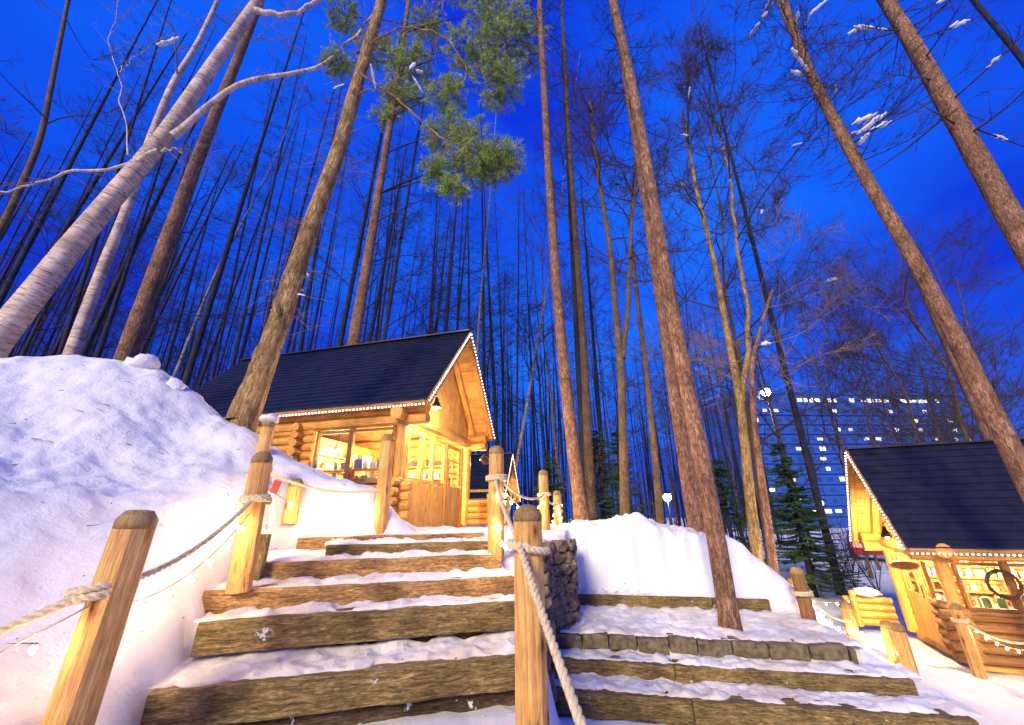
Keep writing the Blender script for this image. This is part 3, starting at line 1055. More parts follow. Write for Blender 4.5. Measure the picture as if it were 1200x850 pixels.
o = snow_blob((-2.95, 4.75, 2.33), .10, .10, .055, 4).build('snow_cushion', MAT['snow'], None, True, loc=(-2.95, 4.75, 2.30))
tag(o, 'small cushion of snow on the yellow post by the cabin log wall', 'snow')
for i, (p, rx, ry, rz) in enumerate((((-5.0, 4.95, 3.13), .20, .18, .15), ((-4.42, 4.95, 2.80), .13, .12, .10))):
    o = snow_blob(p, rx, ry, rz, 20 + i).build('snow_lump', MAT['snow'], None, True, loc=(p[0], p[1], p[2] - .1))
    tag(o, ['loose lump of snow standing on the crest of the big bank', 'small peak of snow at the low end of the big bank crest'][i], 'snow')

# ropes
RR = 0.021
pc = Vector((0.085, 2.6, 1.0))
rope(catenary((0.03, 2.49, 1.045), (0.40, 1.15, 0.12), 0.03), RR, 'pale twisted rope running down across the front of the stout post',
     [coil((0.085, 2.6, 1.02), 0.092, 1.35, RR, 0.012, 2.6, tilt=-0.02)])
rope(catenary((-1.97, 2.12, 0.90), (-3.1, 1.35, 0.28), 0.03), RR, 'pale twisted rope knotted on the thick weathered post sagging to the left',
     [coil((-2.005, 2.2, 0.86), 0.092, 1.6, RR, 0.035, -2.2, tilt=0.015)])
rope(catenary((-1.95, 2.13, 0.90), (-2.02, 3.24, 1.33), 0.10), RR * .85, 'pale twisted rope between the thick weathered post and the orange post',
     [coil((-2.045, 3.33, 1.32), 0.084, 2.3, RR * .8, 0.022, 0.5)])
rope(catenary((-2.06, 3.42, 1.36), (-2.62, 4.18, 1.70), 0.03), RR * .8, 'pale rope coiled round the nearly buried yellow post',
     [coil((-2.62, 4.25, 1.66), 0.078, 2.6, RR * .8, 0.03, 0.3)])
rope(catenary((-2.55, 4.22, 1.66), (-1.52, 4.78, 1.50), 0.10), RR * .7, 'thin pale rope strung above the snow wall to the tall post by the window')
rope(catenary((-0.18, 4.33, 1.55), (0.03, 2.62, 1.07), 0.06), RR * .8, 'pale rope between the lit round-topped post and the stout post',
     [coil((-0.18, 4.42, 1.55), 0.086, 2.4, RR * .9, 0.024, -1.2)])
rope(catenary((-0.13, 4.5, 1.56), (0.50, 6.77, 1.52), 0.12), RR * .8, 'pale rope strung from the lit round-topped post over the stone wall',
     [coil((0.50, 6.85, 1.50), 0.082, 2.2, RR * .9, 0.024, 1.0)])
rope(catenary((0.50, 6.93, 1.50), (0.84, 7.97, 1.40), 0.05), RR * .8, 'pale rope strung between the two landing posts past the wall')
rope(catenary((3.72, 5.88, 0.24), (4.85, 6.70, -0.25), 0.10), RR * .8, 'pale rope sagging down from the leaning brown post beside the lower steps',
     [coil((3.665, 5.8, 0.22), 0.085, 2.2, RR * .9, 0.024, -1.0)])
rope(catenary((6.98, 7.22, -0.42), (7.85, 6.92, -0.52), 0.16), RR * .8, 'pale rope slung between two posts in front of the lower cabin',
     [coil((6.98, 7.30, -0.42), 0.078, 2.2, RR * .9, 0.024, -1.0), coil((7.85, 7.00, -0.56), 0.088, 2.2, RR * .9, 0.024, -1.0)])

# string lights
string_light(catenary((-1.93, 2.08, 0.84), (-2.95, 1.42, 0.25), 0.05), 4, 'string of warm bulbs under the rope left of the thick weathered post', drop=0.05)
string_light(catenary((-1.93, 2.16, 0.82), (-2.0, 3.22, 1.24), 0.14), 7, 'string of warm bulbs under the rope between the thick post and the orange post', drop=0.04)
string_light(catenary((-2.12, 3.40, 1.30), (-2.55, 3.72, 1.42), 0.05), 5, 'string of warm bulbs lying in the snow hollow behind the orange post', scale=1.0)
string_light(catenary((-2.45, 4.10, 1.50), (-1.58, 4.72, 1.36), 0.16), 6, 'string of warm bulbs along the snow wall below the shop window', drop=0.03)
string_light([(-0.155, 4.33, 1.58), (-0.15, 4.325, 1.36), (-0.14, 4.32, 1.10), (-0.12, 4.20, 0.99), (-0.07, 3.80, 0.98), (0.0, 3.2, 1.0), (0.02, 2.70, 1.02)], 7, 'string of warm bulbs falling down the round-topped post to the stout post', drop=0.02)
string_light(catenary((-0.12, 4.52, 1.50), (0.48, 6.76, 1.46), 0.20), 9, 'bright string of bulbs sagging behind the round-topped post', drop=0.03, scale=1.0)
string_light(coil((0.84, 8.05, 0.95), 0.085, 4.5, 0.01, 0.11, 0.2), 14, 'bundle of bulbs wound round the short post on the upper path', drop=0.0, scale=1.0)
string_light(catenary((3.80, 5.90, 0.16), (4.86, 6.66, -0.33), 0.12), 6, 'string of bulbs under the rope below the leaning brown post', scale=1.1)
string_light(catenary((4.86, 6.66, -0.33), (4.98, 6.02, -0.44), 0.10), 7, 'string of bulbs looped over the three sunken posts', scale=1.0)
string_light(catenary((7.03, 7.22, -0.44), (7.82, 6.92, -0.58), 0.20), 8, 'bright string of bulbs slung before the lower cabin wall', scale=1.0)
string_light(catenary((5.70, 9.27, -0.35), (6.95, 9.40, -0.45), 0.1), 5, 'string of bulbs on the far post beside the porch log stub', scale=1.0)

# red card and white can
b = MB()
qc_ = at(323, 571, 3.6)
b.box(qc_, (0.96, -0.1, -0.25), (0.1, 1, 0), (0.25, 0, .96), 0.035, 0.003, 0.055)
tag(b.build('red_card', MAT['red'], None, loc=qc_ - Vector((0, 0, .05))), 'small red card hanging from the rope beside the orange post', 'card')
b = MB()
b.lathe((-1.72, 5.78, 1.05), [(0.085, 0), (0.088, .02), (0.088, .16), (.07, .195), (.032, .215), (.032, .235), (.045, .24), (.045, .265), (.02, .27)], 14)
tag(b.build('white_can', MAT['white'], None, True, loc=(-1.72, 5.78, 1.04)), 'small white enamel can standing at the cabin corner by the log ends', 'can')


# ------------------------------------------------------------------ log cabins
def cabin(name, label, O, gdir, W_, L_, floor, wallH, eave_z, ridge_z, ov_e, ov_g, courses, detail, sill, winp, doorq):
    """O near gable corner, gdir points out of the gable, b axis into depth; p runs back from the gable, q across it"""
    gd = Vector((gdir[0], gdir[1], 0)).normalized()
    bd = Vector((gd.y, -gd.x, 0))
    if bd.y < 0:
        bd = -bd
    O = Vector((O[0], O[1], 0))
    Zv = Vector((0, 0, 1))

    def T(p, q, h):
        return O - gd * p + bd * q + Zv * (floor + h)
    root = thing(name, (O.x, O.y, floor), label, 'cabin')
    dlog = 0.15

    def log(p0, q0, h0, p1, q1, h1, r=dlog / 2, mat='log', par=root, nm='log', n=10):
        b = MB()
        A, B = T(p0, q0, h0), T(p1, q1, h1)
        b.tube([A, A.lerp(B, .33), A.lerp(B, .66), B], [r * random.uniform(.96, 1.04) for _ in range(4)], n)
        return b.build(nm, MAT[mat], par, smooth=False, bevel=0.0)

    def slab(p0, p1, q0, q1, h0, h1, nm, mat, par=root, bev=0.0):
        b = MB()
        b.box(T((p0 + p1) / 2, (q0 + q1) / 2, (h0 + h1) / 2), gd, bd, Zv, abs(p1 - p0) / 2, abs(q1 - q0) / 2, abs(h1 - h0) / 2)
        return b.build(nm, MAT[mat], par, bevel=bev)
    ht = wallH
    # floor and ceiling of the room
    slab(0.03, L_, 0.05, W_ - .05, -0.10, 0.04, 'floor', 'plank')
    nlow = int(round(sill / dlog))
    nall = int(round((ht - .1) / dlog))
    wp0, wp1 = winp
    # near long wall
    for i in range(nall):
        h = dlog * (i + .5)
        if i < nlow:
            log(-0.24, 0, h, L_ + .2, 0, h, mat='darklog' if detail == 2 else 'log')
        else:
            log(wp1 + .08, 0, h, L_ + .2, 0, h)
    # cross-wall ends that stick out of the long wall
    if detail == 1:
        for i in range(nall):
            log(wp1 + .38, -0.22, dlog * (i + 1), wp1 + .38, 0.3, dlog * (i + 1), r=dlog * .52)
    # far long wall and back gable
    for i in range(nall):
        h = dlog * (i + .5)
        log(0.02, W_, h, L_ + .2, W_, h)
        log(L_, -.2, h + dlog / 2, L_, W_ + .2, h + dlog / 2)
    if L_ > 3.5:
        slab(2.55, 2.62, .08, W_ - .08, 0.04, ht, 'partition', 'plank')
    # plates
    for k, (h, r) in enumerate(((ht - .02, .10), (ht + .17, .095))):
        log(-ov_g + .1 - .0 * k, -.02, h, L_ + .3, -.02, h, r=r)
        log(-ov_g + .1, W_ + .02, h, L_ + .3, W_ + .02, h, r=r)
    log(-.01, -.30, ht + .06, -.01, W_ + .30, ht + .06, r=.115)
    # low gable stub logs, corner post, far post
    for i in range(nlow):
        log(0, -.24, dlog * (i + 1), 0, doorq[0] if detail == 2 else .34, dlog * (i + 1), mat='darklog' if detail == 2 else 'log')
    log(0, 0, sill + .10, 0, 0, ht - .08, r=.10, nm='corner_post')
    log(0, W_ - .02, 0, 0, W_ - .02, ht - .08, r=.085, nm='corner_post')
    # windows: frame bars + panes
    def window(kind, a0, a1, h0, h1, cols=1, rows=1):
        fr = MB()
        w = 0.05
        def P(a, h):
            return T(0.0, a, h) if kind == 'g' else T(a, 0.0, h)
        dn = gd if kind == 'g' else bd
        sd = bd if kind == 'g' else gd
        for a in (a0, a1):
            fr.box(P(a, (h0 + h1) / 2), dn, sd, Zv, .035, w / 2, (h1 - h0) / 2 + w)
        for h in (h0, h1):
            fr.box(P((a0 + a1) / 2, h), dn, sd, Zv, .032, (a1 - a0) / 2 - w / 2, w / 2)
        for c in range(1, cols):
            fr.box(P(a0 + (a1 - a0) * c / cols, (h0 + h1) / 2), dn, sd, Zv, .02, .014, (h1 - h0) / 2 - w / 2)
        for c in range(1, rows):
            fr.box(P((a0 + a1) / 2, h0 + (h1 - h0) * c / rows), dn, sd, Zv, .017, (a1 - a0) / 2 - w / 2, .012)
        f = fr.build('window', MAT['darklog'] if (kind == 'p') else MAT['plank'], root)
        for c in range(cols):
            for rr in range(rows):
                pa0, pa1 = a0 + (a1 - a0) * c / cols, a0 + (a1 - a0) * (c + 1) / cols
                ph0, ph1 = h0 + (h1 - h0) * rr / rows, h0 + (h1 - h0) * (rr + 1) / rows
                pb = MB()
                pb.box(P((pa0 + pa1) / 2, (ph0 + ph1) / 2), dn, sd, Zv, .004, (pa1 - pa0) / 2 - .012, (ph1 - ph0) / 2 - .012)
                pb.build('pane', MAT['glass'], f)
        return f
    wt = ht - .16
    mid = (wp0 + wp1) / 2 + .05
    window('p', wp0, mid, sill + .06, wt)
    window('p', mid + .05, wp1, sill + .06, wt)
    slab(wp0 - .05, wp1 + .05, -.11, .05, sill - .005, sill + .035, 'window_sill', 'darklog')
    # gable glazing and plank wainscot
    d0, d1 = doorq
    if detail == 1:
        qs = [0.16, .74, 1.22, d0 - .06]
        for a, c in zip(qs[:-1], qs[1:]):
            window('g', a + .03, c - .03, sill + .08, wt)
        q = .36
        while q < d0 - .1:
            slab(-.03, .02, q, q + .115, 0.02, sill + .03, 'plank', 'plank', bev=.004)
            q += .12
    else:
        if d0 > .5:
            window('g', .14, d0 - .06, sill + .06, wt)
    # door
    dr = MB()
    for a in (d0, d1):
        dr.box(T(0, a, ht / 2 - .05), gd, bd, Zv, .05, .035, ht / 2 - .06)
    dframe = dr.build('door_frame', MAT['log'], root)
    door = thing  # placeholder
    dm = MB()
    nP = max(4, int((d1 - d0 - .08) / .11))
    pw = (d1 - d0 - .08) / nP
    dmain = MB()
    dmain.box(T(0.012, (d0 + d1) / 2, .42), gd, bd, Zv, .012, (d1 - d0) / 2 - .04, .38)
    dmain.box(T(0.012, (d0 + d1) / 2, wt - .02), gd, bd, Zv, .02, (d1 - d0) / 2 - .04, .04)
    for a in (d0 + .07, d1 - .07):
        dmain.box(T(0.012, a, (.8 + wt) / 2), gd, bd, Zv, .02, .03, (wt - .8) / 2 - .06)
    do = dmain.build('door', MAT['plank'], root)
    for k in range(nP):
        slab(-.022, -.002, d0 + .04 + k * pw + .003, d0 + .04 + (k + 1) * pw - .003, 0.03, .82, 'plank', 'plank', do, .003)
    cols, rws = 2, 3
    for c in range(cols):
        for r_ in range(rws):
            a0 = d0 + .10 + (d1 - d0 - .2) * c / cols
            a1 = d0 + .10 + (d1 - d0 - .2) * (c + 1) / cols
            h0 = .84 + (wt - .9) * r_ / rws
            h1 = .84 + (wt - .9) * (r_ + 1) / rws
            pb = MB()
            pb.box(T(0.012, (a0 + a1) / 2, (h0 + h1) / 2), gd, bd, Zv, .004, (a1 - a0) / 2 - .012, (h1 - h0) / 2 - .012)
            pb.build('pane', MAT['glass'], do)
    mb_ = MB()
    mb_.box(T(0.012, (d0 + d1) / 2, .84 + (wt - .9) / 2), gd, bd, Zv, .014, .012, (wt - .9) / 2)
    for r_ in range(1, rws):
        mb_.box(T(0.012, (d0 + d1) / 2, .84 + (wt - .9) * r_ / rws), gd, bd, Zv, .012, (d1 - d0) / 2 - .1, .011)
    mb_.build('glazing_bar', MAT['plank'], do)
    hb = MB()
    hb.tube([T(-.07, d0 + .10, .80), T(-.07, d0 + .10, 1.0)], .012, 6)
    hb.build('handle', MAT['metal'], do)
    # roof planes
    half = W_ / 2 + ov_e
    rise = ridge_z - eave_z
    sl = math.hypot(half, rise)
    dh = Vector((0, 0, 0))
    roof = MB()
    p0, p1 = -ov_g, L_ + .5
    ez, rz = eave_z - floor, ridge_z - floor
    near_d = (T(0, W_ / 2, rz) - T(0, -ov_e, ez)).normalized()
    far_d = (T(0, W_ / 2, rz) - T(0, W_ + ov_e, ez)).normalized()
    near_n = gd.cross(near_d).normalized()
    if near_n.z < 0:
        near_n = -near_n
    far_n = gd.cross(far_d).normalized()
    if far_n.z < 0:
        far_n = -far_n
    pm, pl = (p0 + p1) / 2, (p1 - p0) / 2
    for dd, nn, q in ((near_d, near_n, -ov_e), (far_d, far_n, W_ + ov_e)):
        c = T(pm, q, ez) + dd * (sl / 2) - nn * .03
        roof.box(c, gd, dd, nn, pl - .02, sl / 2 - .012, .018)
    ro = roof.build('roof', MAT['plank'], root)
    # soffit boards under the gable overhang
    nb = 12
    for dd, nn, q in ((near_d, near_n, -ov_e), (far_d, far_n, W_ + ov_e)):
        for k in range(nb):
            b = MB()
            c = T(-ov_g / 2 + .04, q, ez) + dd * (sl * (k + .5) / nb) - nn * (.06 + random.uniform(-.003, .003))
            b.box(c, gd, dd, nn, ov_g / 2 - .06, sl / nb / 2 - .004, .010)
            b.build('soffit_board', MAT['plank'], ro)
    # overlapping courses
    for dd, nn, q in ((near_d, near_n, -ov_e), (far_d, far_n, W_ + ov_e)):
        ex = sl / courses
        for k in range(courses):
            b = MB()
            tilt = 0.018
            dd2 = (dd * ex - nn * tilt).normalized()
            nn2 = gd.cross(dd2).normalized()
            if nn2.z < 0:
                nn2 = -nn2
            c = T(pm, q, ez) + dd * (ex * (k + .5) + .01) + nn * .022
            b.box(c, gd, dd2, nn2, pl + random.uniform(0, .012), ex * .56, .009)
            b.build('roof_course', MAT['roof'], ro)
    b = MB()
    b.bar(T(p0 - .01, W_ / 2, rz + .035), T(p1 + .01, W_ / 2, rz + .035), .16, .03)
    b.build('ridge_cap', MAT['roof'], ro)
    # barge boards, fascias
    for dd, nn, q in ((near_d, near_n, -ov_e), (far_d, far_n, W_ + ov_e)):
        for p in (p0 - .012, p1 + .012):
            b = MB()
            c = T(p, q, ez) + dd * (sl / 2) - nn * .04
            b.box(c, gd, dd, nn, .014, sl / 2 + .01, .06)
            b.build('barge_board', MAT['fascia'], ro)
        b = MB()
        c = T(pm, q, ez) - nn * .035 - dd * .012
        b.box(c, gd, dd, nn, pl - .03, .012, .05)
        b.build('fascia', MAT['fascia'], ro)
    # rafters at the gable
    for dd, nn, q in ((near_d, near_n, -ov_e), (far_d, far_n, W_ + ov_e)):
        b = MB()
        c0 = T(-.12, q, ez) + dd * .25 - nn * .13
        c1 = T(-.12, q, ez) + dd * (sl - .12) - nn * .13
        b.bar(c0, c1, .10, .11, nn)
        b.build('rafter', MAT['log'], root)
    b = MB()
    b.tube([T(-ov_g + .06, W_ / 2, rz - .22), T(L_, W_ / 2, rz - .22)], .08, 10)
    b.build('ridge_pole', MAT['log'], root)
    # gable planks, each cut to the roof line
    gh0 = ht + .17
    q = -.02
    while q < W_:
        q1 = min(q + .13, W_ + .02)
        def rl(x):
            return ez + rise * (1 - abs(x - W_ / 2) / half) - .10
        t0, t1 = rl(q + .003), rl(q1 - .003)
        if min(t0, t1) > gh0 + .02:
            V = [tuple(T(pp, qq, hh)) for pp in (.0, .03) for qq, hh in ((q + .003, gh0), (q1 - .003, gh0), (q1 - .003, t1), (q + .003, t0))]
            G = [(hh + q * 9, qq, pp) for pp in (.0, .03) for qq, hh in ((q, gh0), (q1, gh0), (q1, t1), (q, t0))]
            MB().add(V, [(0, 1, 2, 3), (7, 6, 5, 4), (0, 4, 5, 1), (1, 5, 6, 2), (2, 6, 7, 3), (3, 7, 4, 0)], G).build('gable_plank', MAT['plank'], root)
        q += .13
    # back gable closed with one board wall
    V = [tuple(T(pp, qq, hh)) for pp in (L_ - .03, L_ + .03) for qq, hh in ((0, ht), (W_, ht), (W_, rl(W_)), (W_ / 2, rl(W_ / 2)), (0, rl(0)))]
    MB().add(V, [(0, 1, 2, 3, 4), (9, 8, 7, 6, 5)]).build('gable_plank', MAT['plank'], root)
    # strip lights along rakes and eave
    def strip(A, B, n):
        d = (B - A)
        b = MB()
        b.tube([A, B], .006, 5)
        s_ = b.build('light_strip', MAT['wire'], root)
        e = MB()
        for k in range(n):
            c = A + d * ((k + .5) / n)
            e.box(c, (1, 0, 0), (0, 1, 0), (0, 0, 1), .010, .010, .010)
        eo = e.build('light_dot', MAT['led'], s_)
        eo['kind'] = 'stuff'
    pp = p0 - .035
    strip(T(pp, -ov_e, ez - .03) , T(pp, W_ / 2, rz - .02), 34)
    strip(T(pp, W_ + ov_e, ez - .03), T(pp, W_ / 2, rz - .02), 34)
    strip(T(p0, -ov_e - .04, ez - .07), T(min(p1, p0 + 4.6), -ov_e - .04, ez - .07), 64)
    return root, T, gd, bd


c1, T1, g1, b1 = cabin('log_cabin', 'honey log cabin shop with dark board roof at the head of the steps', (-1.94, 7.0), (math.cos(math.radians(15)), -math.sin(math.radians(15))),
                       3.15, 5.5, 1.0, 1.84, 3.06, 5.19, 0.30, 0.58, 20, 1, 0.75, (0.16, 1.75), (1.85, 2.70))
c2, T2, g2, b2 = cabin('log_cabin', 'lower log cabin with navy roof and a twig wreath in its window', (7.45, 7.78), (-0.927, 0.375),
                       2.1, 4.5, -1.1, 1.62, 0.60, 2.48, 0.28, 0.50, 14, 2, 0.72, (0.16, 1.30), (0.75, 1.60))
# cabin 3 is small and far: the same builder with fewer courses
c3, T3, g3, b3 = cabin('log_cabin', 'far small log cabin seen past the round-topped post', (-0.75, 16.6), (math.cos(math.radians(12)), -math.sin(math.radians(12))),
                       2.6, 4.0, 0.75, 1.2, 1.85, 3.75, 0.28, 0.45, 12, 3, 0.6, (0.16, 1.4), (0.9, 1.7))

# porch log stubs beside the doors
def stub(T, p0, p1, q, n, label, mat='log', d=.14):
    base = T(p0, q, 0)
    root = thing('porch_stub', base, label, 'log wall')
    for i in range(n):
        b = MB()
        A, B = T(p0 - random.uniform(0, .04), q, d * (i + .5)), T(p1, q, d * (i + .5))
        b.tube([A, A.lerp(B, .5), B], d / 2 * 1.02, 10)
        b.build('log', MAT[mat], root)
    b = MB()
    b.tube([T(p0 + .12, q - .12, 0), T(p0 + .12, q - .12, d * n + .12)], .06, 8)
    b.build('stake', MAT[mat], root)
    return root


stub(T1, -.75, -.08, 3.12, 4, 'low stack of honey logs fencing the porch right of the cabin door')
stub(T2, -.95, -.12, 2.35, 4, 'low stack of snow-topped logs fencing the porch of the lower cabin')
o = snow_blob(T2(-.5, 2.35, .62), .30, .22, .09, 41).build('snow_heap', MAT['snow'], None, True, loc=T2(-.5, 2.35, .56))
tag(o, 'cap of snow lying on the porch logs of the lower cabin', 'snow')

# lamps
def bell_lamp(c, arm_to, label, power, mat='metal', r=.10, col=(1.0, 0.70, 0.36)):
    c = Vector(c)
    root = thing('bell_lamp', c, label, 'lamp')
    b = MB()
    b.lathe(c, [(r * .28, .18), (r * .34, .12), (r * .5, .09), (r * .75, .04), (r, -.02), (r * .96, -.02), (r * .7, .03), (r * .3, .08)], 14)
    b.build('lamp_shade', MAT[mat], root, smooth=True)
    b = MB()
    b.lathe(c, [(.012, .06), (.035, .03), (.04, .0), (.03, -.03), (.008, -.045)], 10)
    b.build('bulb', MAT['lampwarm'], root, smooth=True)
    b = MB()
    b.tube([c + Vector((0, 0, .17)), c + Vector((0, 0, .23)), c.lerp(Vector(arm_to), .5) + Vector((0, 0, .26)), Vector(arm_to)], .012, 6)
    b.build('arm', MAT['metal'], root, smooth=True)
    lamp('bell_light', c - Vector((0, 0, .10)), power, col, .05, root)
    return root


bell_lamp(T1(-.42, .40, 2.13), T1(-.02, .40, 2.33), 'dark metal bell lamp on an arm under the upper cabin gable', 260)
bell_lamp(T2(-.38, .75, 1.86), T2(-.02, .75, 2.05), 'dark metal bell lamp under the lower cabin gable', 260)
bell_lamp(T1(-.10, 3.9, 1.62), T1(-.10, 3.45, 1.95), 'lit bell lamp at the far eave corner beside the oval sign', 70, r=.07)
bell_lamp(T1(.55, .55, 1.36), T1(.55, .55, 1.95), 'white cone pendant lamp hanging inside the upper cabin', 250, 'white', .12)
bell_lamp(T1(1.1, 1.9, 1.50), T1(1.1, 1.9, 1.95), 'white cone pendant lamp over the counter inside the upper cabin', 340, 'white', .12)
bell_lamp(T1(2.1, 1.0, 1.55), T1(2.1, 1.0, 1.95), 'white cone pendant lamp by the inner plank wall of the upper cabin', 250, 'white', .10)
bell_lamp(T2(.9, 1.0, 1.38), T2(.9, 1.0, 1.75), 'white cone pendant lamp near the door inside the lower cabin', 250, 'white', .10)
bell_lamp(T2(2.0, .9, 1.38), T2(2.0, .9, 1.75), 'white cone pendant lamp behind the wreath window of the lower cabin', 250, 'white', .10)
bell_lamp(T3(-.2, 1.0, 1.05), T3(-.02, 1.0, 1.3), 'lit bell lamp on the far small cabin gable', 160)


def oval_sign(c, nrm, rx, rz, label, hang):
    c, nrm = Vector(c), Vector(nrm).normalized()
    side = Vector((0, 0, 1)).cross(nrm).normalized()
    root = thing('oval_sign', c - Vector((0, 0, rz)), label, 'sign')
    n = 28
    V, F = [], []
    for k, (dz, sc) in enumerate(((-.018, 1), (.012, 1), (.018, .94))):
        for j in range(n):
            a = 2 * math.pi * j / n
            w = 1 + .02 * math.sin(3 * a + 1)
            V.append(tuple(c + nrm * dz + side * (rx * sc * w * math.cos(a)) + Vector((0, 0, rz * sc * w * math.sin(a)))))
    for k in range(2):
        for j in range(n):
            F.append((k * n + j, k * n + (j + 1) % n, (k + 1) * n + (j + 1) % n, (k + 1) * n + j))
    F.append(tuple(range(n))[::-1])
    F.append(tuple(2 * n + j for j in range(n)))
    MB().add(V, F).build('board', MAT['sign'], root)
    # carved rim
    rim = MB()
    rim.tube([c + nrm * .02 + side * (rx * .9 * math.cos(a)) + Vector((0, 0, rz * .88 * math.sin(a))) for a in np.linspace(0, 2 * math.pi, 29)], .006, 5, caps=False)
    rim.build('rim', MAT['letter'], root)
    for sgn in (-1, 1):
        b = MB()
        b.tube([c + side * (sgn * rx * .6) + Vector((0, 0, rz * .75)), c + side * (sgn * rx * .6) + Vector((0, 0, hang))], .006, 5)
        b.build('chain', MAT['metal'], root)
    return root


oval_sign(T1(-.42, 3.25, 1.50), g1, .30, .105, 'oval wooden sign hanging under the far eave of the upper cabin', .30)
oval_sign(T2(-.30, .62, 1.36), (-.35, -.93, 0), .24, .085, 'oval brown sign hanging under the lower cabin eave', .22)

# wreath
c = T2(.66, -.12, 1.18)
pts = []
wr = MB()
for k in range(5):
    pts = []
    for a in np.linspace(0, 2 * math.pi, 40):
        rr = .20 + .016 * math.sin(5 * a + k * 1.3) + .010 * math.sin(11 * a + 2.2 * k)
        pts.append(c + g2 * (-rr * math.cos(a)) + Vector((0, 0, rr * math.sin(a))) + b2 * (.014 * math.cos(4 * a + k)))
    wr.tube(pts, .011, 5)
for k in range(60):
    a = random.uniform(0, 6.28)
    q = c + g2 * (-.21 * math.cos(a)) + Vector((0, 0, .21 * math.sin(a)))
    e = q + Vector((random.uniform(-.06, .06), random.uniform(-.03, .03), random.uniform(-.06, .06)))
    wr.tube([q, e], [.005, .002], 4)
tag(wr.build('twig_wreath', MAT['wicker'], None, loc=c - Vector((0, 0, .22))), 'round twig wreath hanging in front of the lower cabin window', 'wreath')
# yellow bow under the wreath window, broom handles against the wall
b = MB()
q = T2(1.42, -.14, .66)
for sgn in (-1, 1):
    b.tube([q, q + g2 * (sgn * .07) + Vector((0, 0, .07)), q + g2 * (sgn * .11) + Vector((0, 0, .0)), q], .012, 6)
    b.tube([q, q + g2 * (sgn * .03) - Vector((0, 0, .12))], [.012, .006], 6)
tag(b.build('yellow_bow', MAT['yellow'], None, True, loc=q), 'yellow bow tied below the wreath window sill', 'bow')
b = MB()
b.tube([T2(1.15, -.18, .62), T2(1.45, -.40, -.02)], .014, 6)
tag(b.build('pale_pole', MAT['white'], None, True, loc=T2(1.45, -.40, -.02)), 'pale pole leaning against the lower cabin logs', 'pole')


# ------------------------------------------------------------------ shop goods inside
def shelf(T, p0, p1, q0, q1, hs, label, along):
    base = T((p0 + p1) / 2, (q0 + q1) / 2, .05)
    root = thing('shelf_unit', base, label, 'shelf')
    gd_ = (T(0, 0, 0) - T(1, 0, 0)).normalized()
    bd_ = (T(0, 1, 0) - T(0, 0, 0)).normalized()
    for h in hs:
        b = MB()
        b.box(T((p0 + p1) / 2, (q0 + q1) / 2, h), gd_, bd_, (0, 0, 1), abs(p1 - p0) / 2, abs(q1 - q0) / 2, .012)
        b.build('shelf_board', MAT['plank'], root)
    for (p, q) in ((p0, q0), (p1, q0), (p0, q1), (p1, q1)):
        b = MB()
        b.bar(T(p, q, .045), T(p, q, max(hs) + .2), .03, .03, gd_)
        b.build('upright', MAT['plank'], root)
    return root


JAR, BOX = [], []
for m in GOODS:
    b = MB()
    b.lathe((0, 0, 0), [(.040, 0), (.045, .01), (.045, .085), (.032, .10), (.032, .125), (.01, .128)], 10)
    JAR.append(b.mesh('jar', m, (0, 0, 0), True))
    b = MB()
    b.box((0, 0, .055), (1, 0, 0), (0, 1, 0), (0, 0, 1), .055, .04, .055)
    b.box((0, 0, .058), (1, 0, 0), (0, 1, 0), (0, 0, 1), .058, .012, .056)
    BOX.append(b.mesh('gift_box', m, (0, 0, 0)))
CN = ['cream', 'red', 'green', 'blue', 'brown', 'white']


def goods(T, p0, p1, q0, q1, h, n, where, grp):
    for k in range(n):
        u = (k + .5) / n
        q = T(p0 + (p1 - p0) * u, q0 + (q1 - q0) * u, h + .013)
        i = random.randrange(6)
        jar = random.random() < .55
        o = link('jar' if jar else 'gift_box', JAR[i] if jar else BOX[i], None, q)
        s_ = random.uniform(.8, 1.4)
        o.scale = (s_, s_, s_ * random.uniform(.9, 1.4))
        o.rotation_euler.z = random.uniform(0, 6)
        tag(o, '%s %s %s' % (CN[i], 'jar' if jar else 'gift box', where), 'jar' if jar else 'box', '%s %s %s' % (CN[i], 'jars' if jar else 'gift boxes', where))


shelf(T1, 2.36, 2.52, .35, 2.8, (.55, .85, 1.15, 1.45), 'wide plank shelf unit on the inner wall of the upper cabin', 'q')
for h in (.55, .85, 1.15, 1.45):
    goods(T1, 2.44, 2.44, .45, 2.7, h, 13, 'on the inner wall shelves of the upper cabin', 'x')
shelf(T1, .5, 2.2, 2.85, 3.02, (.75, 1.05, 1.35), 'plank shelf unit along the far wall of the upper cabin', 'p')
for h in (.75, 1.05, 1.35):
    goods(T1, .6, 2.1, 2.93, 2.93, h, 9, 'on the far wall shelves of the upper cabin', 'x')
shelf(T1, .25, 1.65, .16, .42, (.45, .78, 1.02), 'display rack just inside the upper cabin long window', 'p')
goods(T1, .3, 1.6, .29, .29, .78, 8, 'on the window rack of the upper cabin', 'x')
goods(T1, .3, 1.6, .29, .29, 1.02, 8, 'on the window rack of the upper cabin', 'x')
shelf(T1, .9, 1.3, .9, 2.3, (.80,), 'plank counter table in the middle of the upper cabin', 'q')
goods(T1, 1.1, 1.1, 1.0, 2.2, .80, 8, 'on the middle table of the upper cabin', 'x')
shelf(T2, .3, 2.45, 1.85, 2.0, (.55, .8, 1.05, 1.3), 'plank shelf unit along the far wall of the lower cabin', 'p')
for h in (.55, .8, 1.05, 1.3):
    goods(T2, .4, 2.4, 1.92, 1.92, h, 12, 'on the far wall shelves of the lower cabin', 'x')
shelf(T2, .4, 2.3, .18, .42, (.45, .76), 'display rack inside the lower cabin window', 'p')
goods(T2, .45, 2.2, .3, .3, .76, 9, 'on the window rack of the lower cabin', 'x')
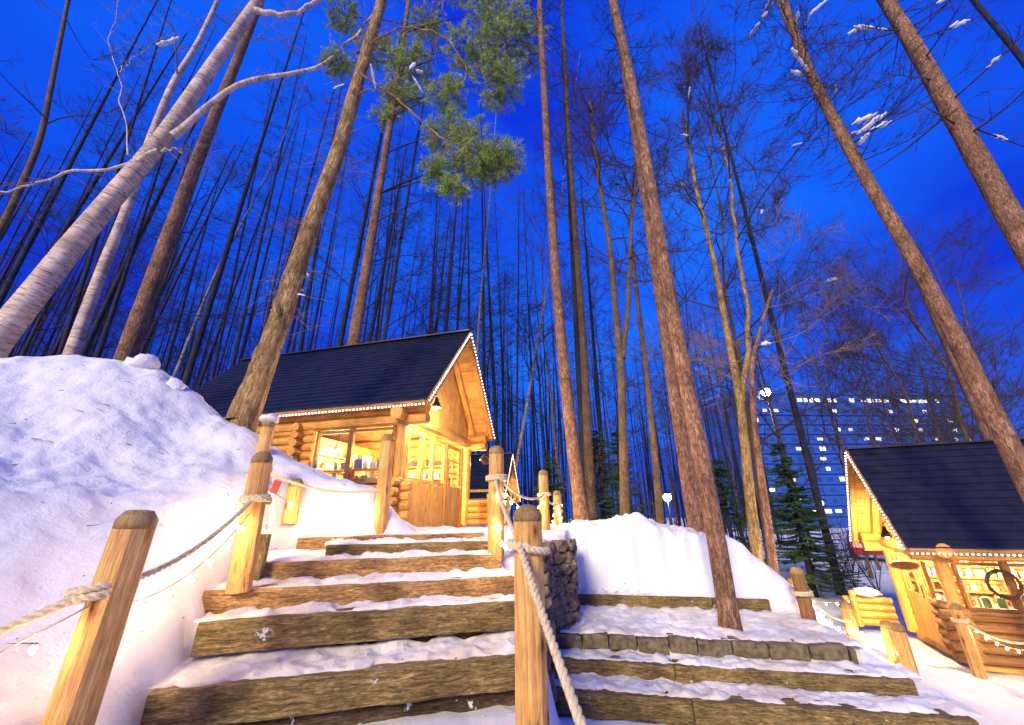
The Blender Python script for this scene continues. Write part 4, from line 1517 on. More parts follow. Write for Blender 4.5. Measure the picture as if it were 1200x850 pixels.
# small green ornament tree in the lower window
root = thing('ornament_tree', T2(.95, .36, .78), 'small green ornament tree behind the lower cabin window', 'ornament')
b = MB()
b.lathe(T2(.95, .36, .78), [(.012, 0), (.012, .05), (.07, .05), (.045, .11), (.055, .11), (.03, .17), (.038, .17), (.004, .25)], 9)
b.build('foliage', MAT['green'], root)


# ------------------------------------------------------------------ trees
def unit(v):
    return v / (np.linalg.norm(v, axis=-1, keepdims=True) + 1e-12)


def resample(P, R, n):
    P = np.asarray([tuple(p) for p in P], float)
    L = np.concatenate([[0], np.cumsum(np.linalg.norm(np.diff(P, axis=0), axis=1))])
    l = np.linspace(0, L[-1], n)
    # soft corners: cubic-ish through a doubled moving average
    Q = np.stack([np.interp(l, L, P[:, i]) for i in range(3)], -1)
    for _ in range(3):
        Q[1:-1] = .25 * Q[:-2] + .5 * Q[1:-1] + .25 * Q[2:]
    return Q, np.interp(l, L, R)


def twig_set(rng, base, dirs, lens, rads, up=0.0, curl=0.3, npt=4):
    """curved twigs: base (M,3) dirs (M,3)"""
    M_ = len(base)
    u = np.linspace(0, 1, npt)[None, :, None]
    side = unit(np.cross(dirs, rng.normal(size=(M_, 3))))
    bend = rng.uniform(-curl, curl, (M_, 1))
    P = base[:, None] + dirs[:, None] * (u * lens[:, None, None]) + side[:, None] * (u ** 2 * (bend * lens[:, None])[:, None]) + np.array([0, 0, 1.0]) * (u ** 2) * (up * lens)[:, None, None]
    Rr = rads[:, None] * (1 - .75 * u[..., 0])
    return P, Rr


def larch_crown(rng, trunk, rad, h0, n, blen, droop=-0.12, twigs=7, r_b=0.018, tw_r=0.006, sides=4, lift=0.25):
    """side branches along the trunk polyline from fraction h0 to the top, each with side twigs"""
    k = len(trunk)
    f = np.sort(rng.uniform(h0, 0.985, n))
    idx = f * (k - 1)
    i0 = np.floor(idx).astype(int)
    fr = (idx - i0)[:, None]
    i1 = np.minimum(i0 + 1, k - 1)
    base = trunk[i0] * (1 - fr) + trunk[i1] * fr
    az = rng.uniform(0, 2 * math.pi, n)
    d = unit(np.stack([np.cos(az), np.sin(az), rng.uniform(-.35, .1, n) + droop], -1))
    taper = 1.05 - ((f - h0) / (1 - h0)) * .75
    ln = blen * taper * rng.uniform(.45, 1.15, n)
    P, Rr = twig_set(rng, base, d, ln, r_b * taper * rng.uniform(.6, 1.2, n), up=lift, curl=.2, npt=6)
    parts = [tubes(P, Rr, sides)]
    m = n * twigs
    bi = np.repeat(np.arange(n), twigs)
    u = rng.uniform(.2, 1, m)
    ii_ = u * 5
    a = np.floor(ii_).astype(int).clip(0, 4)
    ff = (ii_ - a)[:, None]
    tb = P[bi, a] * (1 - ff) + P[bi, a + 1] * ff
    bd_ = unit(P[bi, a + 1] - P[bi, a])
    td = unit(bd_ * .7 + unit(np.cross(bd_, np.array([0, 0, 1.0]))) * rng.choice([-1, 1], m)[:, None] * rng.uniform(.4, 1, m)[:, None] + np.stack([np.zeros(m), np.zeros(m), rng.uniform(-.25, .35, m)], -1))
    tl = ln[bi] * rng.uniform(.15, .42, m) * (1.15 - u * .5)
    P2, R2 = twig_set(rng, tb, td, tl, np.full(m, tw_r), up=.15, curl=.35, npt=4)
    parts.append(tubes(P2, R2, 3))
    # finest spray
    m3 = m * 2
    b3 = np.repeat(np.arange(m), 2)
    a3 = rng.integers(1, 3, m3)
    tb3 = P2[b3, a3]
    td3 = unit(td[b3] + rng.normal(size=(m3, 3)) * .6)
    P3, R3 = twig_set(rng, tb3, td3, tl[b3] * rng.uniform(.25, .6, m3), np.full(m3, tw_r * .6), up=.1, curl=.3, npt=3)
    parts.append(tubes(P3, R3, 3))
    return merge(parts), P


def decid_crown(rng, trunk, rad, starts, depth=3, blen=2.2, spread=.55, r_b=.035, up=.5):
    """forking limbs; starts = list of (fraction, count)"""
    k = len(trunk)
    segs = []          # (P(5,3), R(5))
    tips = []

    def grow(p, d, L, r, lev):
        n = 5
        pts = [p]
        dd = d.copy()
        for i in range(n - 1):
            dd = unit(dd + rng.normal(size=3) * .13 + np.array([0, 0, .07 * up]))
            pts.append(pts[-1] + dd * L / (n - 1))
        rr = np.linspace(r, r * .55, n)
        segs.append((np.array(pts), rr))
        if lev <= 0:
            tips.append((np.array(pts), r * .55))
            return
        nb = rng.integers(2, 4)
        for _ in range(nb):
            nd = unit(dd + rng.normal(size=3) * spread)
            grow(pts[-1], nd, L * rng.uniform(.55, .85), r * .6, lev - 1)
        for _ in range(rng.integers(1, 3)):
            i = rng.integers(1, n - 1)
            nd = unit(dd + rng.normal(size=3) * spread * 1.5)
            grow(pts[i], nd, L * rng.uniform(.35, .6), r * .4, max(0, lev - 2))
    for f, c in starts:
        for _ in range(c):
            ff = min(.99, max(.05, f + rng.uniform(-.04, .04)))
            i = ff * (k - 1)
            i0 = int(i)
            p = trunk[i0] + (trunk[min(i0 + 1, k - 1)] - trunk[i0]) * (i - i0)
            az = rng.uniform(0, 2 * math.pi)
            d = unit(np.array([math.cos(az), math.sin(az), rng.uniform(.3, 1.1) * up + .1]))
            grow(p, d, blen * rng.uniform(.7, 1.2) * (1.15 - ff * .5), min(r_b, rad * .5) * (1.2 - ff * .6), depth)
    P = np.stack([s_[0] for s_ in segs])
    Rr = np.stack([s_[1] for s_ in segs])
    parts = [tubes(P, Rr, 4)]
    # twigs along everything thin
    Mx = len(tips) * 6
    bi = np.repeat(np.arange(len(tips)), 6)
    TPts = np.stack([t_[0] for t_ in tips])
    a = rng.integers(1, 5, Mx)
    base = TPts[bi, a]
    dirv = unit(unit(TPts[bi, np.minimum(a, 4)] - TPts[bi, a - 1]) + rng.normal(size=(Mx, 3)) * .55)
    P2, R2 = twig_set(rng, base, dirv, rng.uniform(.25, .8, Mx) * blen * .4, np.full(Mx, .006), up=.12, curl=.3, npt=4)
    parts.append(tubes(P2, R2, 3))
    b3 = np.repeat(np.arange(Mx), 2)
    P3, R3 = twig_set(rng, P2[b3, rng.integers(1, 3, Mx * 2)], unit(dirv[b3] + rng.normal(size=(Mx * 2, 3)) * .7), rng.uniform(.12, .35, Mx * 2) * blen * .4, np.full(Mx * 2, .004), up=.1, npt=3)
    parts.append(tubes(P3, R3, 3))
    return merge(parts), P


def trunk_geo(P, R, n=12, seed=0, rough=.05, nn=40, wig=0.0):
    Q, Rr = resample(P, R, nn)
    if wig:
        l_ = np.linspace(0, 1, nn)
        for q_ in range(3):
            Q[:, q_] += wig * (fbm(l_ * 7 + seed, l_ * 0 + q_ * 3.7, seed + q_, 4) - fbm(np.array([seed * 1.0]), np.array([q_ * 3.7]), seed + q_, 4)) * np.minimum(1, l_ * 6)
    V, F, G = tubes(Q[None], Rr[None], n)
    # bark unevenness
    C_ = np.repeat(Q, n, 0)
    dirv = V - C_
    k = 1 + rough * 2 * fbm(G[:, 0] * 2.5 + seed, np.tile(np.arange(n), nn) * 1.7 + seed, seed, 3)
    flare = 1 + .35 * np.exp(-G[:, 0] / .25)
    return C_ + dirv * (k * flare)[:, None], F, G, Q


SNOWP = MAT['snow']


def clumps(rng, P, n, root, size=.09, biglist=None):
    """snow lodged along branches (P: (M,N,3) branch points): a lumpy roll lying on the bough"""
    for _ in range(n):
        i = rng.integers(0, len(P))
        m = P.shape[1]
        a0 = rng.uniform(.05, .6) * (m - 1)
        tot = np.linalg.norm(np.diff(P[i], axis=0), axis=1).sum()
        a1 = min(m - 1.0, a0 + size * rng.uniform(2.5, 7) / max(tot, .1) * (m - 1))
        k = 9
        f = np.linspace(a0, a1, k)
        pts = np.stack([np.interp(f, np.arange(m), P[i][:, q]) for q in range(3)], -1)
        prof = np.sin(np.linspace(0.12, math.pi - .12, k)) ** .5 * size * rng.uniform(.35, .6) * (1 + .7 * rng.uniform(-.5, .5, k))
        pts[:, 2] += prof * .55
        pts += rng.normal(size=pts.shape) * size * .05
        b = MB()
        b.tube(pts, np.maximum(prof, .006), 8, wob=.22)
        b.build('snow_clump', SNOWP, root, True)


def tree(name, label, pts, r0, r1, bark, crown=None, crown_mat='twig', seed=1, group=None, nclump=0, nsides=12, rough=.05, forks=(), clump_size=.09, sink=.35, cat='tree'):
    rng = np.random.default_rng(seed)
    pts = [Vector(p) for p in pts]
    base = pts[0].copy()
    if sink:
        g_ = gz(base.x, base.y)
        d = (pts[1] - pts[0]).normalized()
        base = pts[0] - d * max(0.0, (pts[0].z - (g_ - sink)) / max(.3, d.z))
        pts = [base] + pts[1:] if (pts[0] - base).length < .3 else [base] + pts
    root = thing(name, base, label, cat, group)
    V, F, G, Q = trunk_geo(pts, np.linspace(r0, r1, len(pts)) if np.isscalar(r1) else r1, nsides, seed, rough)
    parts = [(V, F, G)]
    Qs = [(Q, r0)]
    for fp, fa, fb in forks:
        V2, F2, G2, Q2 = trunk_geo(fp, np.linspace(fa, fb, len(fp)), max(6, nsides - 3), seed + 3 + len(parts), rough, 30, wig=.13)
        # no root flare on forks
        parts.append((V2, F2, G2))
        Qs.append((Q2, fa))
    if 'larch' in name:          # dead branch stubs
        ns_ = 26
        iq = rng.integers(3, len(Q) - 1, ns_)
        az = rng.uniform(0, 6.28, ns_)
        d_ = unit(np.stack([np.cos(az), np.sin(az), rng.uniform(-.2, .3, ns_)], -1))
        Ps, Rs = twig_set(rng, Q[iq], d_, r0 * 1.0 + rng.uniform(.02, .3, ns_) ** 1.5, np.full(ns_, .011), curl=.15, npt=4)
        parts.append(tubes(Ps, np.maximum(Rs, .004), 5))
    V, F, G = merge(parts)
    link('trunk', np_mesh('trunk', V - np.array(base), F, MAT[bark], G, True), root)
    cp, BP = [], None
    if crown is None and forks:  # twigs along the limbs
        for Q2, fa in Qs[1:]:
            nt2 = 12
            iq = rng.integers(6, len(Q2), nt2)
            dl = unit(Q2[iq] - Q2[iq - 1])
            d_ = unit(dl * .8 + rng.normal(size=(nt2, 3)) * .6)
            P1, R1 = twig_set(rng, Q2[iq], d_, rng.uniform(.2, .9, nt2), np.full(nt2, .007), curl=.4, npt=6)
            b3 = np.repeat(np.arange(nt2), 5)
            P2, R2 = twig_set(rng, P1[b3, rng.integers(1, 6, nt2 * 5)], unit(d_[b3] + rng.normal(size=(nt2 * 5, 3)) * .7), rng.uniform(.08, .35, nt2 * 5), np.full(nt2 * 5, .0035), curl=.4, npt=4)
            cp += [tubes(P1, R1, 4), tubes(P2, R2, 3)]
            BP = P1
    for kk, (Qi, ri) in enumerate(Qs):
        if crown is None:
            break
        typ = crown[0]
        kw = dict(crown[1])
        if typ == 'larch':
            if kk:
                continue
            m_, BP = larch_crown(rng, Qi, ri, **kw)
        else:
            m_, BP = decid_crown(rng, Qi, ri, **kw)
        cp.append(m_)
    if cp:
        V, F, G = merge(cp)
        link('crown', np_mesh('crown', V - np.array(base), F, MAT[crown_mat], G), root)
        if nclump:
            clumps(rng, BP, nclump, root, clump_size)
    return root, Q


def px(*l, Y):
    """points seen along a trunk, all Y metres ahead (or Y as pair: near-base, top)"""
    n = len(l)
    return [at(x, y, Y if np.isscalar(Y) else Y[0] + (Y[1] - Y[0]) * i / (n - 1)) for i, (x, y) in enumerate(l)]


# --- the named trees, base first
t_birch, Qb = tree('birch_tree', 'thick pale birch leaning right over the crest of the snow bank',
     px((-20, 420), (55, 325), (120, 245), (190, 165), (250, 75), (300, 5), (345, -70), (400, -170), Y=5.6), .205, .075, 'birch', None, 'twig_pale', seed=3, nclump=2, nsides=16, rough=.035,
     forks=[(px((203, 160), (240, 135), (285, 105), (330, 93), (372, 85), (420, 50), (450, 0), Y=5.5), .062, .02),
            (px((296, 12), (318, 19), (345, 14), (375, 0), (420, -30), Y=5.6), .06, .03),
            (px((185, 176), (150, 186), (110, 193), (60, 205), (0, 222), (-60, 235), Y=5.4), .03, .014),
            (px((190, 178), (205, 178), (220, 180), Y=5.45), .02, .008),
            (px((150, 182), (143, 130), (132, 70), (125, 35), (143, 0), Y=5.4), .012, .006),
            (px((140, 85), (160, 70), (190, 42), Y=5.4), .008, .003)])
tree('birch_tree', 'slimmer mottled birch standing right behind the thick leaning birch', px((85, 412), (110, 340), (145, 255), (175, 165), (205, 90), (225, 65), (252, 8), (280, -60), Y=8.0), .14, .05, 'birch',
     ('decid', dict(starts=[(.6, 2), (.8, 3)], depth=2, blen=1.6, r_b=.03)), 'twig_pale', seed=5)
tree('larch_tree', 'straight reddish larch trunk behind the snow bank left of the cabin roof', px((150, 412), (190, 300), (215, 230), (250, 140), (290, 40), (325, -50), (400, -250), Y=9.2), .235, .10, 'larch',
     ('larch', dict(h0=.5, n=60, blen=1.8)), 'twig', seed=7)
tree('bark_tree', 'rough ochre-barked tree with vine twigs growing through the bank before the cabin',
     px((283, 500), (300, 450), (325, 390), (345, 320), (372, 240), (392, 195), (415, 110), (445, 10), (470, -80), (500, -200), Y=5.35), .178, .09, 'oakbark', None, 'twig_pale', seed=9, nclump=8, clump_size=.05, nsides=18, rough=.10,
     forks=[(px((276, 492), (287, 450), (305, 405), (322, 360), (338, 325), Y=5.25), .085, .06),
            (px((418, 62), (445, 50), (470, 38), (500, 33), (535, 48), (545, 70), (550, 105), Y=5.3), .022, .008),
            (px((470, 38), (490, 30), (505, 22), (518, 8), (522, -20), Y=5.3), .018, .008),
            (px((420, 85), (450, 105), (480, 128), (520, 165), (560, 180), Y=5.25), .022, .008),
            (px((425, 108), (450, 103), (478, 80), Y=5.25), .012, .005)])
# fine vine twigs round its trunk
rngv = np.random.default_rng(5)
vt = px((300, 450), (345, 320), (392, 195), (415, 110), (445, 10), Y=5.3)
Qv, _ = resample(vt, np.ones(5), 60)
n = 150
bi = (rngv.uniform(.15, 1, n) * 59).astype(int)
az = rngv.uniform(0, 6.28, n)
dv = unit(np.stack([np.cos(az), np.sin(az) * .7, rngv.uniform(-.5, .5, n)], -1))
Pv, Rv = twig_set(rngv, Qv[bi] + dv * .12, dv, rngv.uniform(.15, .75, n), np.full(n, .0055), up=-.15, curl=.7, npt=6)
n2 = n * 3
b2i = np.repeat(np.arange(n), 3)
Pv2, Rv2 = twig_set(rngv, Pv[b2i, rngv.integers(1, 5, n2)], unit(dv[b2i] + rngv.normal(size=(n2, 3)) * .8), rngv.uniform(.08, .3, n2), np.full(n2, .003), curl=.6, npt=4)
Vv, Fv, Gv = merge([tubes(Pv, Rv, 4), tubes(Pv2, Rv2, 3)])
o = link('climbing_vine', np_mesh('climbing_vine', Vv - np.array(tuple(vt[0])), Fv, MAT['twig_pale'], Gv), None, vt[0])
tag(o, 'bare climbing vine twigs bristling from the ochre-barked tree', 'vine')
clumps(rngv, Pv, 7, o if False else thing('snow_tuft_host', vt[2], 'tufts of snow caught in the vine twigs of the ochre-barked tree', 'snow'), .035)

tree('larch_tree', 'tall straight larch rising behind the landing just past the stone wall', px((683, 615), (668, 500), (657, 400), (647, 270), (640, 150), (632, 0), (628, -120), (624, -260), Y=9.6), .175, .085, 'larch',
     ('larch', dict(h0=.38, n=110, blen=2.3, twigs=8)), 'twig_dusk', seed=13)
tree('larch_tree', 'tall larch rooted in the snow of the lower steps', px((857, 742), (838, 610), (812, 490), (785, 350), (768, 250), (743, 110), (718, 0), (690, -130), (665, -260), Y=5.35), .115, .078, 'larch',
     ('larch', dict(h0=.55, n=70, blen=2.0, twigs=8, r_b=.014)), 'twig_dusk', seed=15, nsides=16)
tree('larch_tree', 'dark larch standing close behind the larch of the lower steps', px((822, 645), (800, 520), (785, 420), (765, 290), (748, 180), (728, 60), (700, -80), Y=8.2), .165, .09, 'larch',
     ('larch', dict(h0=.5, n=70, blen=2.0)), 'twig_dusk', seed=17)
tree('larch_tree', 'slender leaning larch crossing in front of the lower cabin roof', px((1300, 745), (1240, 635), (1200, 560), (1150, 455), (1070, 300), (1000, 185), (950, 90), (918, 10), (880, -80), (850, -160), Y=5.9), .165, .055, 'larch',
     ('larch', dict(h0=.42, n=120, blen=1.9, twigs=9, r_b=.013, droop=-.05, lift=.3)), 'twig_dusk', seed=19, nclump=30, clump_size=.075)
tree('larch_tree', 'thick brown larch whose trunk leaves the snow beyond the lower cabin corner', px((1360, 560), (1265, 395), (1200, 285), (1120, 140), (1075, 60), (1035, -5), (990, -80), (920, -200), Y=6.6), .24, .12, 'larch',
     ('larch', dict(h0=.40, n=70, blen=2.8, twigs=9, droop=-.1, r_b=.03, tw_r=.008)), 'twig', seed=21, nclump=28, clump_size=.09, nsides=16)
tree('larch_tree', 'reddish larch trunk standing behind the lower cabin roof', px((1185, 560), (1150, 480), (1108, 390), (1070, 300), (1004, 187), (952, 90), (915, -10), Y=12.5), .27, .14, 'larch',
     ('larch', dict(h0=.6, n=60, blen=2.2)), 'twig_dusk', seed=22, nclump=8)
tree('larch_tree', 'thin dark larch beyond the thick brown larch', px((1330, 260), (1260, 160), (1195, 65), (1140, 0), (1085, -80), Y=11), .13, .08, 'duskbark', ('larch', dict(h0=.35, n=50, blen=2.0)), 'twig_dusk', seed=24, sink=0)
# broadleaf trees in the middle
tree('forked_tree', 'pale forked broadleaf tree behind the snow bank', px((733, 622), (731, 540), (728, 430), (722, 370), (715, 290), (700, 200), (692, 120), Y=9.2), .115, .045, 'midbark',
     ('decid', dict(starts=[(.55, 2), (.75, 3), (.95, 3)], depth=2, blen=1.8, r_b=.03)), 'twig', seed=31, forks=[(px((729, 420), (738, 350), (740, 290), (748, 200), (752, 120), Y=9.2), .07, .03)])
tree('forked_tree', 'mottled broadleaf tree beside the white lamp', px((775, 625), (768, 540), (758, 440), (748, 360), (738, 270), (745, 180), Y=10.5), .11, .04, 'midbark',
     ('decid', dict(starts=[(.6, 2), (.8, 3), (.95, 2)], depth=2, blen=2.0, r_b=.03)), 'twig', seed=33)
tree('forked_tree', 'tall twin-stemmed broadleaf tree with bark lit ochre near the green spruce', px((888, 660), (876, 560), (868, 470), (850, 380), (838, 310), (815, 220), (800, 130), Y=9.4), .13, .045, 'oakbark',
     ('decid', dict(starts=[(.5, 2), (.7, 3), (.9, 3)], depth=3, blen=1.9, r_b=.03)), 'twig', seed=35, forks=[(px((868, 470), (875, 410), (868, 330), (852, 220), (838, 140), Y=9.4), .075, .03)], nclump=4)
tree('broadleaf_tree', 'slim brown tree under the bright blue-white lamp', px((906, 662), (895, 580), (884, 500), (880, 430), (892, 380), (905, 340), Y=9.0), .10, .03, 'larch',
     ('decid', dict(starts=[(.6, 3), (.8, 3), (.95, 3)], depth=2, blen=1.6, r_b=.022)), 'twig_pale', seed=37, nclump=2)
tree('larch_tree', 'dark larch just behind the tall larch of the landing', px((694, 612), (688, 500), (684, 400), (676, 300), (668, 180), (660, 40), (652, -120), Y=12.5), .17, .06, 'midbark', ('larch', dict(h0=.45, n=70, blen=2.2)), 'twig_dusk', seed=39)
tree('birch_tree', 'slender white birch leaning behind the far small cabin', px((608, 530), (622, 450), (633, 380), (645, 320), (655, 250), (668, 150), (680, 60), Y=19), .10, .010, 'birch_far', ('decid', dict(starts=[(.6, 3), (.85, 3)], depth=2, blen=1.8, r_b=.03)), 'twig', seed=41)
tree('birch_tree', 'thin pale birch rising straight above the cabin roof ridge', px((560, 400), (565, 330), (572, 260), (578, 180), (584, 100), (590, 30), Y=20), .10, .010, 'birch_far', ('decid', dict(starts=[(.6, 3), (.85, 3)], depth=2, blen=2.0, r_b=.03)), 'twig', seed=43)
tree('birch_tree', 'thin pale birch in the dark stand left of the cabin roof', px((205, 440), (240, 350), (262, 300), (290, 250), (325, 180), (360, 90), Y=16), .09, .010, 'birch_far', ('decid', dict(starts=[(.6, 2), (.85, 3)], depth=2, blen=1.5, r_b=.025)), 'twig', seed=45)
tree('birch_tree', 'mottled grey trunk at the far left behind the thick birch', px((-30, 330), (20, 230), (48, 165), (62, 90), (80, 0), (95, -60), Y=9), .10, .05, 'midbark', ('decid', dict(starts=[(.5, 3), (.8, 3)], depth=2, blen=2.0, r_b=.03)), 'twig', seed=47)


# --- pine with green needle tufts above the cabin
def pine_tree():
    rng = np.random.default_rng(77)
    pts = px((414, 405), (425, 340), (436, 275), (447, 205), (460, 130), (472, 50), (485, -40), Y=12.0)
    pts[0] = pts[0].lerp(pts[1], -.0)
    g0 = gz(pts[0].x, pts[0].y)
    d = (pts[1] - pts[0]).normalized()
    base = pts[0] - d * ((pts[0].z - g0 + .3) / d.z)
    root = thing('pine_tree', base, 'pine with hanging green needle tufts rising behind the cabin roof', 'tree')
    V, F, G, Q = trunk_geo([base] + pts, np.linspace(.22, .09, 8), 12, 4, .05)
    link('trunk', np_mesh('trunk', V - np.array(base), F, MAT['larch'], G, True), root)
    tufts = []
    stems = []
    br = []
    # limbs reach out to where the foliage masses hang
    masses = [((598, 45), 11.2, 1.05, 60), ((585, 95), 11.0, .75, 36), ((575, 12), 11.4, .8, 34), ((560, 185), 10.8, .75, 46), ((585, 192), 10.8, .55, 28), ((525, 110), 11.4, .55, 24), ((480, 75), 12, .7, 34), ((470, 110), 12, .55, 26), ((440, 60), 12.2, .6, 22),
              ((395, 75), 12, .5, 22), ((405, 20), 12, .6, 22), ((515, 200), 11, .45, 16), ((530, 222), 11, .35, 12), ((500, 30), 12, .6, 22), ((450, 135), 12, .3, 10), ((548, 60), 11.3, .7, 26), ((540, 150), 11.0, .5, 18), ((510, 160), 11.2, .4, 12), ((540, -40), 11.5, 1.2, 50), ((455, -40), 12, 1.0, 40)]
    for (mx_, my_), Y, R_, cnt in masses:
        R_ *= 1.9
        cnt = int(cnt * 4.2)
        c = np.array(at(mx_, my_, Y))
        i = int(np.argmin(np.abs(Q[:, 2] - (c[2] - .3))))
        p0 = Q[i]
        mid = (p0 + c) / 2 + np.array([0, 0, .25])
        u = np.linspace(0, 1, 7)[:, None]
        br.append((1 - u) ** 2 * p0 + 2 * u * (1 - u) * mid + u ** 2 * c)
        for _ in range(cnt):
            v = rng.normal(size=3)
            v = v / np.linalg.norm(v) * rng.uniform(.15, 1) ** .6 * R_
            v[2] *= .8
            q0 = c + v * .8
            e0 = unit(v / R_ * .6 + rng.normal(size=3) * .6)
            tufts.append((q0 + e0 * .32, q0))
            stems.append((c + v * rng.uniform(.1, .5), q0))
    P = np.stack(br)
    Rr = np.tile(np.linspace(.035, .012, 7), (len(br), 1))
    parts = [tubes(P, Rr, 5)]
    tb = np.array([t_[1] for t_ in tufts])
    te = np.array([t_[0] for t_ in tufts])
    m = len(tb)
    u = np.linspace(0, 1, 4)[None, :, None]
    PT = tb[:, None] * (1 - u) + te[:, None] * u + np.array([0, 0, -1.0]) * (u * (1 - u)) * .2
    parts.append(tubes(PT, np.tile(np.linspace(.009, .004, 4), (m, 1)), 3))
    s0_ = np.array([q[0] for q in stems])
    s1_ = np.array([q[1] for q in stems])
    PS = s0_[:, None] * (1 - u) + s1_[:, None] * u
    parts.append(tubes(PS, np.tile(np.linspace(.008, .005, 4), (m, 1)), 3))
    V, F, G = merge(parts)
    link('limbs', np_mesh('limbs', V - np.array(base), F, MAT['twig'], G), root)['kind'] = 'stuff'
    # needles: thin slivers fanned round each tuft end
    k = 70
    c = np.repeat(te, k, 0)
    n_ = len(c)
    ax_ = np.repeat(unit(te - tb), k, 0)
    dirv = unit(ax_ * .5 + rng.normal(size=(n_, 3)) * .75)
    st = c - ax_ * rng.uniform(0, .45, (n_, 1)) + rng.normal(size=(n_, 3)) * .03
    L = rng.uniform(.09, .20, (n_, 1))
    sd = unit(np.cross(dirv, rng.normal(size=(n_, 3)))) * .008
    Vn = np.stack([st - sd, st + sd, st + dirv * L], 1).reshape(-1, 3)
    Fn = np.arange(n_ * 3).reshape(-1, 3)
    link('foliage', np_mesh('foliage', Vn - np.array(base), Fn, MAT['needle']), root)
    return root


pine_tree()


# --- spruces
def spruce_mesh(rng, H, Rb):
    parts = []
    n = int(H * 26)
    f = rng.uniform(.06, .98, n)
    az = rng.uniform(0, 6.28, n)
    ln = Rb * (1 - f) ** .85 * rng.uniform(.75, 1.1, n) + .08
    base = np.stack([np.zeros(n), np.zeros(n), f * H], -1)
    d = unit(np.stack([np.cos(az), np.sin(az), rng.uniform(-.35, -.05, n)], -1))
    P, R_ = twig_set(rng, base, d, ln, np.full(n, .012), up=.18, curl=.12, npt=6)
    br = tubes(P, R_, 3)
    k = 80
    bi = np.repeat(np.arange(n), k)
    u = rng.uniform(.12, 1, len(bi)) * 5
    a = np.floor(u).astype(int).clip(0, 4)
    ff = (u - a)[:, None]
    st = P[bi, a] * (1 - ff) + P[bi, a + 1] * ff
    bdv = unit(P[bi, a + 1] - P[bi, a])
    sidev = unit(np.cross(bdv, np.array([0, 0, 1.0])))
    dirv = unit(bdv * .7 + sidev * rng.choice([-1, 1], len(bi))[:, None] * rng.uniform(.3, 1, (len(bi), 1)) + np.array([0, 0, -1.]) * rng.uniform(-.1, .45, (len(bi), 1)))
    L = (rng.uniform(.12, .30, len(bi)) * (1.2 - u / 6))[:, None]
    sd = unit(np.cross(dirv, rng.normal(size=(len(bi), 3)))) * .022
    Vn = np.stack([st - sd, st + sd, st + dirv * L], 1).reshape(-1, 3)
    return br, Vn


sv = []
for k in range(3):
    rng = np.random.default_rng(200 + k)
    H = [5.0, 6.5, 4.2][k]
    br, Vn = spruce_mesh(rng, H, [1.35, 1.6, 1.2][k])
    tm = MB()
    tm.tube([(0, 0, -.4), (0, 0, H * .5), (0, 0, H)], [.09, .06, .01], 7)
    sv.append((tm.mesh('trunk', MAT['duskbark'], (0, 0, 0), True), np_mesh('branches', br[0], br[1], MAT['twig_dusk'], br[2]), np_mesh('foliage', Vn, np.arange(len(Vn)).reshape(-1, 3), MAT['spruce'])))


def spruce(x, y, k, s_, label, group=None):
    root = thing('spruce_tree', (x, y, gz(x, y) - .05), label, 'tree', group)
    root.scale = (s_ * 1.35, s_ * 1.35, s_)
    root.rotation_euler.z = random.uniform(0, 6)
    for nm, me in zip(('trunk', 'branches', 'foliage'), sv[k]):
        o_ = bpy.data.objects.new(nm, me)
        if nm != 'trunk':
            o_['kind'] = 'stuff'
        COL.objects.link(o_)
        o_.parent = root
    return root


spruce(2.75, 13.0, 0, .62, 'small bright green spruce behind the snow bank between two larches')
spruce(8.9, 13.5, 1, .72, 'dark green spruce above the leaning brown post')
spruce(7.6, 15.2, 0, .80, 'dark green spruce beside the twin-stemmed tree')
spruce(10.6, 16.0, 2, .95, 'dark green spruce in front of the green lamp')
spruce(1.5, 17.0, 2, .75, 'dim green spruce to the right of the far small cabin')
spruce(5.2, 20.0, 1, .8, 'tall dim spruce deep in the wood behind the white lamp')

# --- the stand behind: shared meshes, one object per tree
LV, DV = [], []
for k in range(7):
    rng = np.random.default_rng(300 + k)
    H = rng.uniform(26, 34)
    bend = rng.uniform(-.5, .5, 2)
    P = [Vector((bend[0] * u * u, bend[1] * u * u, u * H - .3)) for u in np.linspace(0, 1, 8)]
    V, F, G, Q = trunk_geo(P, np.linspace(.145, .035, 8), 7, k, .04, 30)
    m_, _ = larch_crown(rng, Q, .16, h0=rng.uniform(.30, .5), n=95, blen=2.0, twigs=5, r_b=.017, tw_r=.007, sides=3)
    LV.append(((V, F, G), m_))
for k in range(6):
    rng = np.random.default_rng(400 + k)
    H = rng.uniform(14, 20)
    P = [Vector((rng.uniform(-.25, .25) * u * 2, rng.uniform(-.25, .25) * u * 2, u * H - .3)) for u in np.linspace(0, 1, 8)]
    V, F, G, Q = trunk_geo(P, np.linspace(.10, .022, 8), 7, k + 40, .05, 24)
    m_, _ = decid_crown(rng, Q, .12, starts=[(.25, 1), (.4, 3), (.55, 3), (.7, 3), (.85, 3), (.95, 3)], depth=2, blen=3.0, r_b=.035, up=.8)
    DV.append(((V, F, G), m_))
BGM = {}


def bg_tree(kind, k, bark, x, y, s_, label, group, name):
    key = (kind, k, bark)
    if key not in BGM:
        (V, F, G), (V2, F2, G2) = (LV if kind == 'l' else DV)[k]
        BGM[key] = (np_mesh('trunk', V, F, MAT[bark], G, True), np_mesh('crown', V2, F2, MAT['twig_dusk' if bark == 'duskbark' else 'twig'], G2))
    z = gz(x, y)
    root = thing(name, (x, y, z), label, 'tree', group)
    gw_ = s_ * random.uniform(.62, 1.3)
    root.scale = (gw_, gw_, s_ * random.uniform(.88, 1.15))
    root.rotation_euler = (random.gauss(0, .035), random.gauss(0, .035), random.uniform(0, 6.28))
    for nm, me in zip(('trunk', 'crown'), BGM[key]):
        o_ = bpy.data.objects.new(nm, me)
        COL.objects.link(o_)
        o_.parent = root


